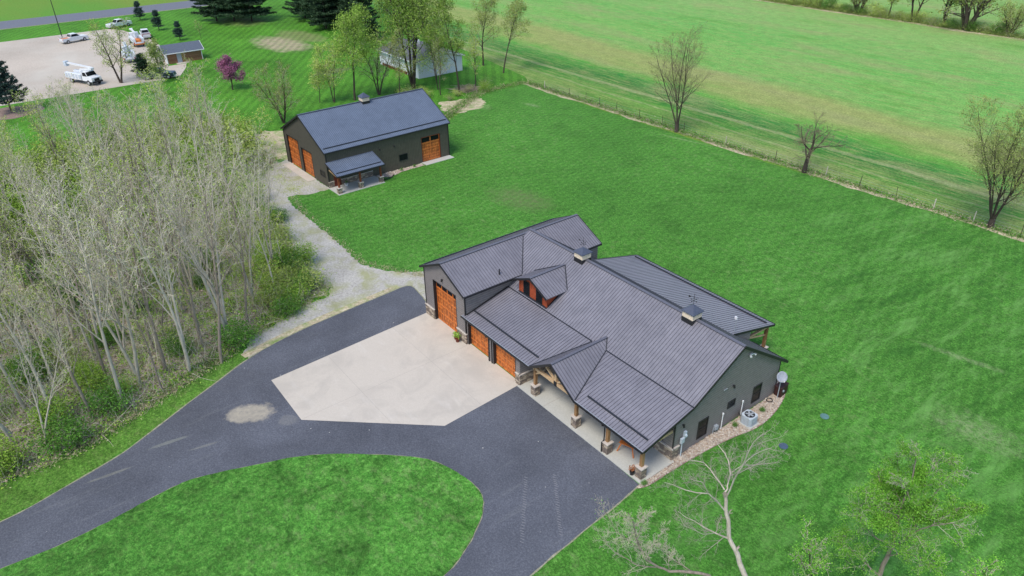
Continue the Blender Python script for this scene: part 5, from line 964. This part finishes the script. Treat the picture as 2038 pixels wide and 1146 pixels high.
place('budding_tree', leafy(519, 8.8, .10, 'bud', .08, 3, .8, .3, stems=2, lo=.2, sp=.15), (-79.2, 22.6, 0), 0, 1, 'two-stemmed budding tree behind the barn cupola')
place('budding_tree', leafy(520, 8.2, .11, 'mossy', .07, 2, .7, .28, stems=4, sp=.32, lo=.15), (-73.9, 11.6, 0), 0, 1, 'grey-green many-stemmed tree left of the barn gable')
place('budding_tree', leafy(521, 6.5, .07, 'bud', .08, 3, .9, .3, lo=.2), (-80.5, 20.6, 0), 0, 1, 'small budding tree on the neighbour lawn left of the barn cupola')
place('budding_tree', leafy(522, 9.8, .2, 'bud', .10, 2, .7, .25, stems=2, sp=.28, lo=.2, ang=(48, 45, 48)), (-116.2, -2.4, 0), 0, 1, 'spreading budding tree at the parking lot edge between the bucket trucks')
place('budding_tree', leafy(523, 6.8, .12, 'mossy', .11, 4, .8, .28, lo=.15), (-111.8, 3.6, 0), 0, 1, 'short olive-budded tree at the parking lot corner')
place('budding_tree', leafy(524, 9.5, .1, 'mossy', .09, 4, .8, .3, lo=.2), (-75.4, 33.0, 0), 0, 1, 'slim mossy-budded tree left of the tall multi-trunk tree, against the white garage')
place('budding_tree', leafy(525, 10.5, .1, 'bud2', .09, 5, .8, .3, lo=.25), (-74.5, 40.2, 0), 0, 1, 'slim bright-budded tree in front of the right half of the white garage')
place('budding_tree', leafy(526, 9, .1, 'mossy', .09, 4, .8, .3, lo=.2), (-80.3, 43.6, 0), 0, 1, 'low budding tree close to the right wall of the white garage')
tr = Tree(530, nb=(10, 7, 5, 0), ang=(60, 50, 50), ratio=(.7, .5, .5), trop=(0, .1, .05, .03), lo=(.2, .15, .15), maxl=3, segs=(6, 5, 4, 3), minr=.013); tr.limb(Vector((0, 0, 0)), Vector((0, .1, 1)), 4.8, .13, 0); place('blossom_tree', make_tree(tr, 'blossom', 'bark_dark', 'twig_brown', 'pink', .10, 9, .28, .95), (-98.0, 12.0, 0), 0, 1, 'pink blossoming tree standing alone on the neighbour lawn')
for i, (x, y, k) in enumerate(((-69.8, 43.6, 5), (-68.9, 40.6, 4), (-70.7, 47.6, 5), (-72.3, 36.2, 4), (-68.3, 45.8, 3), (-73.5, 34.5, 5), (-75.5, 33.5, 4), (-67.9, 38.3, 5))): shrub_at(x, y, k, rw.uniform(.8, 1.2), 'scrubby bush in the rough strip between the barn and the lawn corner', 'scrubby bushes between barn and lawn corner')
bp = []
for _ in range(220): a = rs.uniform(0, 6.28); d = np.array([math.cos(a), math.sin(a), rs.uniform(-.15, .25)])*rs.uniform(.5, 1.1); p = np.array([rs.normal()*.9, rs.normal()*1.1, abs(rs.normal())*.25+.1]); bp.append(([tuple(p-d), tuple(p), tuple(p+d)], [.035, .03, .012]))
V, Q = tubes(bp, 4); o = obj_of('brush_pile', np_mesh('brush_pile', V, Q, np.zeros((0, 3), int), [M['bark_brown']])); o.location = (-70.8, 43.9, 0); tag(o, 'dark pile of cut brush near the lawn corner', 'brush pile')

# ---- conifers: whorled boughs of needle tufts
def conifer(seed, H, R0, base, n_wh, lm, bk='bark_dark', tuft=.22, droop=-.12, dens=1.0, pexp=.85, tr_=.22):
    r_ = np.random.RandomState(seed); ch = [([(0, 0, -.1), (0.03, 0, H*.3), (-.03, .02, H*.65), (0, 0, H)], [tr_, tr_*.75, tr_*.4, .02])]; P_ = []
    for i in range(n_wh):
        f = (i+r_.uniform(0, .8))/n_wh; z = base+(H-base)*f; R = R0*(1-f)**pexp*r_.uniform(.8, 1.1)+.15; nb_ = max(4, int(r_.uniform(6, 9)))
        for k in range(nb_):
            a = 6.283*k/nb_+r_.uniform(-.3, .3)+i; L = R*r_.uniform(.65, 1.15); d = np.array([math.cos(a), math.sin(a), 0]); side = np.array([-d[1], d[0], 0]); up_ = (droop+.55*f)
            pts = [np.array([0, 0, z])+d*L*t+np.array([0, 0, up_*L*t+.10*L*t*t]) for t in (0, .35, .7, 1)]; ch.append(([tuple(q) for q in pts], [max(.02, .035*(1-f)), .022, .014, .006]))
            nt_ = int((10+26*L/2.5)*dens)
            t = r_.uniform(.22, 1.03, nt_); wd = (1.02-t)*L*.42+.08; off = r_.uniform(-1, 1, nt_)*wd
            q = np.array([0, 0, z])+d*(L*t)[:, None]+side*off[:, None]+np.array([0, 0, 1.])*((up_*L*t+.10*L*t*t)+np.abs(r_.normal(0, .06, nt_)))[:, None]; P_.append(q)
    P_ = np.concatenate(P_); P3 = np.repeat(P_, 5, 0)+r_.normal(size=(len(P_)*5, 3))*(.13, .13, .06); V, Q = leaf_arrays(P3, tuft, r_, .35, .22)
    return bark_mesh('conifer_trunk', ch[:1], M[bk]), join_mesh('conifer_crown', bark_mesh('boughs', ch[1:], M[bk]), V, Q, [M[bk], M[lm]])
PN = [conifer(600, 15, 6.2, 2.0, 15, 'needle', tuft=.36, dens=1.5, droop=-.08, pexp=.5), conifer(601, 13, 5.6, 1.8, 14, 'needle', tuft=.36, dens=1.5, droop=-.02, pexp=.5)]
pl = [(-164.8, 31.3, 0, 1.0, 'dark pine at the left end of the pine clump near the road'), (-161.9, 34.8, 1, 1.05, 'second dark pine from the left in the pine clump near the road'), (-158.3, 38.0, 0, .95, 'third dark pine of the clump, right of two taller bare trunks'), (-171, 37.5, 1, 1.1, 'dark pine standing behind the left pine clump'), (-153.5, 50.2, 1, .9, 'dark pine at the left end of the larger pine group'), (-147, 51.8, 0, .95, 'dark pine in the middle of the larger pine group'), (-140.5, 53.2, 1, .95, 'dark pine right of centre in the larger pine group'), (-134, 53.8, 0, .8, 'dark pine at the right end of the larger pine group'), (-129, 51.5, 1, .75, 'smaller dark pine between the pine group and the dense fir'), (-137.5, 48.5, 0, .8, 'dark pine at the near front of the larger pine group'), (-158, 56, 0, .95, 'dark pine in the back row of the larger pine group, left'), (-146, 59, 1, 1.0, 'dark pine in the back row of the larger pine group, right')]
for x, y, k, sc, lb in pl: place('pine_tree', PN[k], (x, y, 0), rw.uniform(0, 6), sc, lb)
place('fir_tree', conifer(602, 14.5, 4.2, .5, 20, 'needle', tuft=.30, dens=1.3, droop=-.1, pexp=.75), (-119.5, 49.8, 0), 0, 1, 'dense dark fir standing right of the pines behind the bright green leafing tree')
SPR = conifer(603, 4.6, 1.5, .9, 11, 'needle_blue', tuft=.16, dens=.9, droop=.05, pexp=.9, tr_=.09)
for x, y, sc, lb in ((-179.4, 16.5, 1.0, 'young spruce nearest the road'), (-162.6, 16.65, 1.0, 'young spruce in the middle of the three, behind the maroon bed pickup'), (-147.3, 17.2, .9, 'young spruce just behind the brick shed')): place('spruce_tree', SPR, (x, y, 0), rw.uniform(0, 6), sc, lb)
place('spruce_tree', conifer(604, 9.0, 3.1, 1.6, 14, 'needle_blue', tuft=.22, dens=1.2, droop=.0, pexp=.8, tr_=.16), (-108.4, -20.9, 0), 0, 1, 'large blue-green spruce in a mulch ring at the left edge of the photo')
place('spruce_tree', conifer(605, 4.2, 2.0, .4, 10, 'needle', tuft=.18, dens=1.0, droop=0, pexp=.7, tr_=.1), (-117.5, 2.2, 0), 0, 1, 'small dark conifer at the lot edge in front of the half hidden bucket truck')
place('young_tree', leafy(540, 3.6, .05, 'mossy', .07, 2, .6, .15, nb=(8, 4, 3, 0)), (-146.0, 21.5, 0), 0, 1, 'small leafless young tree right of the spruce behind the brick shed')
# ---- far hedgerow
HT = [leafy(550, 10, .25, 'mossy', .16, 3, .7, .35, stems=2, sp=.2), leafy(551, 9, .3, 'mossy', .15, 2, .5, .35, stems=5, sp=.4, lo=.2), leafy(552, 8, .2, 'bud', .16, 3, .7, .35)]
for i, (x, k, sc, lb) in enumerate(((-84, 2, .8, 'leftmost tree of the far hedgerow'), (-76, 0, .9, 'second tree from the left in the far hedgerow'), (-65.3, 1, .85, 'pale-trunked tree in the far hedgerow left of centre'), (-57.5, 2, 1.0, 'thin tree in the middle of the far hedgerow'), (-51.3, 0, 1.1, 'double-trunk tree in the far hedgerow'), (-44.2, 0, 1.2, 'tall dark tree in the far hedgerow right of the double trunk'), (-39, 1, 1.5, 'big many-stemmed tree, largest of the far hedgerow'), (-30, 1, .7, 'small bare tree at the right end of the far hedgerow'), (-18, 2, 1.0, 'hedgerow tree beyond the right edge of the frame'))): place('hedgerow_tree', HT[k], (x, 159.5, 0), rw.uniform(0, 6), sc, lb)
for i in range(45): x = -94+i*1.8+rw.uniform(-.8, .8); shrub_at(x, 159.8+rw.uniform(-.8, .8), rw.choice((5, 5, 4, 2)), rw.uniform(1.1, 1.9), 'scrubby bush in the far hedgerow beyond the crop field', 'bushes of the far hedgerow')
weeds('hedge_undergrowth', [(-98, 159.2), (-60, 159.4), (-10, 159.8)], 14000, .9, 'mossy', 'dense scrub at the foot of the far hedgerow', .22, .5)
G_DEAD = ((23.36, -2.44), [
 ([(0.0, 0.0, -0.0), (-0.81, -0.39, 2.88), (-1.15, -0.55, 3.7), (-1.47, -0.7, 4.46), (-1.8, -0.86, 5.2), (-2.03, -0.97, 6.35), (-2.18, -1.04, 7.15), (-2.36, -1.12, 8.1)], 0.26, 0.1),
 ([(-2.36, -1.12, 8.1), (-2.43, -0.82, 8.28), (-2.6, -0.58, 8.83), (-2.91, -0.39, 9.32), (-3.31, -0.25, 9.44), (-3.86, -0.18, 9.66)], 0.08, 0.02),
 ([(-2.28, -1.08, 7.79), (-1.92, -1.25, 9.37), (-1.58, -1.42, 10.63), (-1.32, -1.62, 11.57), (-1.04, -1.83, 12.71), (-0.6, -1.95, 13.59)], 0.08, 0.02),
 ([(-2.4, -1.14, 8.25), (-3.19, -0.96, 8.44), (-3.99, -0.79, 8.65), (-5.02, -0.73, 8.01)], 0.06, 0.02),
 ([(-2.17, -1.03, 6.85), (-2.48, -1.62, 7.81), (-2.62, -2.13, 8.45), (-3.36, -2.93, 8.57), (-3.69, -3.53, 9.06), (-3.83, -4.04, 9.44)], 0.07, 0.015),
 ([(-2.62, -2.13, 8.45), (-2.68, -2.72, 9.52), (-2.94, -3.39, 9.98)], 0.04, 0.015),
 ([(-1.76, -0.84, 5.1), (-2.17, -1.59, 5.74), (-2.89, -2.49, 6.55), (-3.37, -3.27, 7.37)], 0.08, 0.015),
 ([(-2.17, -1.59, 5.74), (-2.95, -1.41, 4.79), (-4.16, -1.43, 4.41), (-4.94, -1.24, 4.46)], 0.04, 0.012),
 ([(-2.17, -1.59, 5.74), (-2.44, -1.16, 5.76), (-2.55, -0.66, 5.91)], 0.03, 0.015),
 ([(-1.47, -0.7, 4.46), (-1.42, -0.57, 4.28), (-1.43, -0.46, 4.57)], 0.13, 0.06),
 ([(-1.58, -1.42, 10.63), (-1.57, -0.63, 10.88), (-1.37, 0.24, 10.89), (-1.28, 1.05, 10.36)], 0.04, 0.012),
 ([(-2.61, -0.58, 8.84), (-2.43, 0.1, 9.14), (-2.03, 0.88, 8.97), (-1.59, 1.68, 9.0)], 0.04, 0.012),
])
G_LOW = ((21.8, -2.97), [
 ([(0.0, 0.0, 0.01), (-0.21, -0.35, 1.32), (-0.69, -0.84, 2.24), (-1.5, -1.51, 2.28), (-2.23, -2.14, 2.05), (-2.59, -2.57, 2.32), (-3.02, -3.03, 2.85), (-3.29, -3.41, 3.66), (-3.39, -3.69, 4.64), (-3.5, -3.99, 5.95), (-3.63, -4.29, 6.75)], 0.18, 0.03),
 ([(-1.11, -1.19, 2.25), (-2.1, -1.15, 1.82), (-3.02, -1.09, 1.58), (-3.98, -1.05, 1.65)], 0.07, 0.02),
 ([(-2.59, -2.57, 2.34), (-3.78, -2.85, 1.54), (-5.15, -3.22, 1.53), (-6.34, -3.49, 2.27)], 0.06, 0.015),
 ([(-3.29, -3.41, 3.66), (-3.9, -4.17, 4.59), (-4.28, -4.8, 5.81), (-4.41, -5.29, 7.11)], 0.05, 0.015),
 ([(-3.39, -3.7, 4.64), (-3.5, -3.19, 5.38), (-3.44, -2.58, 5.95)], 0.04, 0.012),
 ([(-2.23, -2.14, 2.05), (-2.84, -1.62, 2.55), (-3.61, -1.19, 2.71)], 0.04, 0.012),
])
G_BIG = ((27.13, 2.62), [
 ([(0.0, 0.0, -0.0), (-0.26, -0.07, 2.05), (-0.31, -0.08, 3.01), (-0.28, -0.08, 4.47), (-0.2, -0.05, 5.36), (-0.3, -0.08, 6.02), (-0.38, -0.1, 7.11), (-0.44, -0.12, 8.51), (-0.43, -0.12, 9.83), (-0.55, -0.15, 11.18)], 0.22, 0.03),
 ([(-0.33, -0.09, 6.16), (-0.67, 0.21, 6.36), (-1.34, 0.42, 7.25), (-1.81, 0.68, 7.56), (-2.27, 0.94, 8.24)], 0.08, 0.02),
 ([(-0.37, -0.1, 6.13), (-0.85, -0.62, 7.3), (-1.19, -1.1, 7.94), (-1.3, -1.52, 8.54), (-1.69, -2.01, 9.21)], 0.07, 0.02),
 ([(-0.39, -0.11, 7.11), (-0.66, 0.51, 7.41), (-1.21, 1.05, 8.15), (-1.92, 1.55, 9.33)], 0.07, 0.02),
 ([(-0.21, -0.06, 5.35), (0.08, -0.29, 5.97), (0.47, -0.5, 7.01), (1.15, -0.62, 8.4), (1.83, -0.75, 9.18), (2.58, -0.86, 9.53)], 0.08, 0.015),
 ([(1.15, -0.62, 8.4), (1.28, -0.1, 8.65), (1.68, 0.49, 9.24), (2.13, 1.09, 9.22)], 0.05, 0.012),
 ([(0.45, -0.5, 7.03), (0.45, -0.04, 8.2), (0.5, 0.45, 9.26), (0.68, 0.96, 10.2), (0.94, 1.5, 10.39)], 0.06, 0.015),
 ([(-0.21, -0.06, 5.34), (-0.78, -0.73, 5.77), (-1.5, -1.44, 6.88), (-1.58, -1.98, 8.21), (-1.13, -2.38, 9.09)], 0.05, 0.015),
 ([(-0.31, -0.08, 3.01), (-0.94, -0.77, 3.87), (-1.6, -1.47, 4.89), (-2.05, -2.1, 5.49)], 0.07, 0.015),
 ([(-0.28, -0.08, 4.47), (0.5, -0.55, 5.84), (1.45, -0.99, 6.73), (2.17, -1.49, 7.47)], 0.06, 0.015),
 ([(-0.44, -0.12, 8.51), (-0.11, 0.49, 9.71), (0.06, 1.05, 10.62), (0.54, 1.7, 10.28)], 0.06, 0.012),
])
def guided(G, seed, nb, ang, ratio, trop, jit, maxl=4, minr=.006, skip0=None):
    tr = Tree(seed, nb=nb, ang=ang, ratio=ratio, trop=trop, jit=jit, lo=(.55, .12, .12, .12), maxl=maxl, segs=(8, 6, 5, 4, 3), minr=minr)
    for i, (pts, r0, r1) in enumerate(G[1]):
        pts = [Vector(p) for p in pts]
        if i == 0: pts[0].z = -.15
        # soften the guide line
        fine = []
        for j in range(len(pts)-1):
            for t_ in (0, .5): fine.append(pts[j].lerp(pts[j+1], t_)+Vector((tr.r.gauss(0, .025), tr.r.gauss(0, .025), tr.r.gauss(0, .02)))*(0 if j == 0 and t_ == 0 else 1))
        fine.append(pts[-1]); tr.spawn(fine, r0, r1, 0 if i == 0 else 1, only=(skip0 if i == 0 else None))
    return tr
G_DEAD = (G_DEAD[0], [(a, b_*.62, c_*.8) for a, b_, c_ in G_DEAD[1]])
tr = guided(G_DEAD, 701, (5, 11, 7, 4), (42, 42, 42, 45), (.14, .45, .5, .5), (.0, .06, .06, .03), (.06, .12, .18, .25, .3), 4, .0045, 2)
mt_, mc = tr.meshes('dead_tree', M['bark_dead'], M['bark_dead'], 1); place('dead_tree', (mt_, mc), (G_DEAD[0][0], G_DEAD[0][1], 0), 0, 1, 'bleached bare tree with a broken stub in front of the gable wall')
G_LOW = (G_LOW[0], [(a, b_*.6, c_*.8) for a, b_, c_ in G_LOW[1]]); G_BIG = (G_BIG[0], [(a, b_*.7, c_*.8) for a, b_, c_ in G_BIG[1]])
tr = guided(G_LOW, 702, (6, 13, 8, 5), (50, 48, 45, 45), (.2, .4, .5, .5), (0, .1, .06, .03), (.1, .16, .22, .28, .3), 4, .0045, 9)
place('bare_tree', make_tree(tr, 'low_tree', 'bark_brown', 'twig_brown', 'bigleaf', .03, 1, .08, .05, seed=3), (G_LOW[0][0], G_LOW[0][1], 0), 0, 1, 'low leaning grey twiggy tree overhanging the driveway edge below the porch corner')
tr = guided(G_BIG, 703, (6, 12, 8, 5), (48, 48, 45, 45), (.2, .4, .5, .5), (0, .08, .06, .03), (.06, .14, .2, .28, .3), 4, .0045, 8)
def leafsel(T_, rs):
    c = T_-np.array([0.2, 0, 6.5]); d = np.linalg.norm(c*(.8, .8, .7), axis=1); n3 = np.sin(T_[:, 0]*2.1+1)+np.sin(T_[:, 1]*2.4)+np.sin(T_[:, 2]*1.7); keep = (d+rs.normal(size=len(d))*.6 < 2.9)&(n3 > -1.3); return T_[keep]
place('leafing_tree', make_tree(tr, 'green_tree', 'bark_brown', 'twig_pale', 'bigleaf', .038, 4, .12, .8, seed=4, extra=leafsel), (G_BIG[0][0], G_BIG[0][1], 0), 0, 1, 'broad half-leafed green tree with bare pale outer twigs at the bottom right')
place('leafing_tree', leafy(710, 5.2, .09, 'bigleaf', .04, 3, .8, .15, nb=(12, 6, 5, 0), lo=.2), (24.6, .4, 0), 0, 1, 'small green treetop between the bleached tree and the broad green tree')
place('leafing_tree', leafy(711, 4.4, .08, 'bigleaf', .04, 3, .8, .15, nb=(12, 6, 5, 0), lo=.2), (30.4, 5.6, 0), 0, 1, 'small green treetop at the bottom right of the broad green tree')
# loose straw and debris specks on the lawn edge
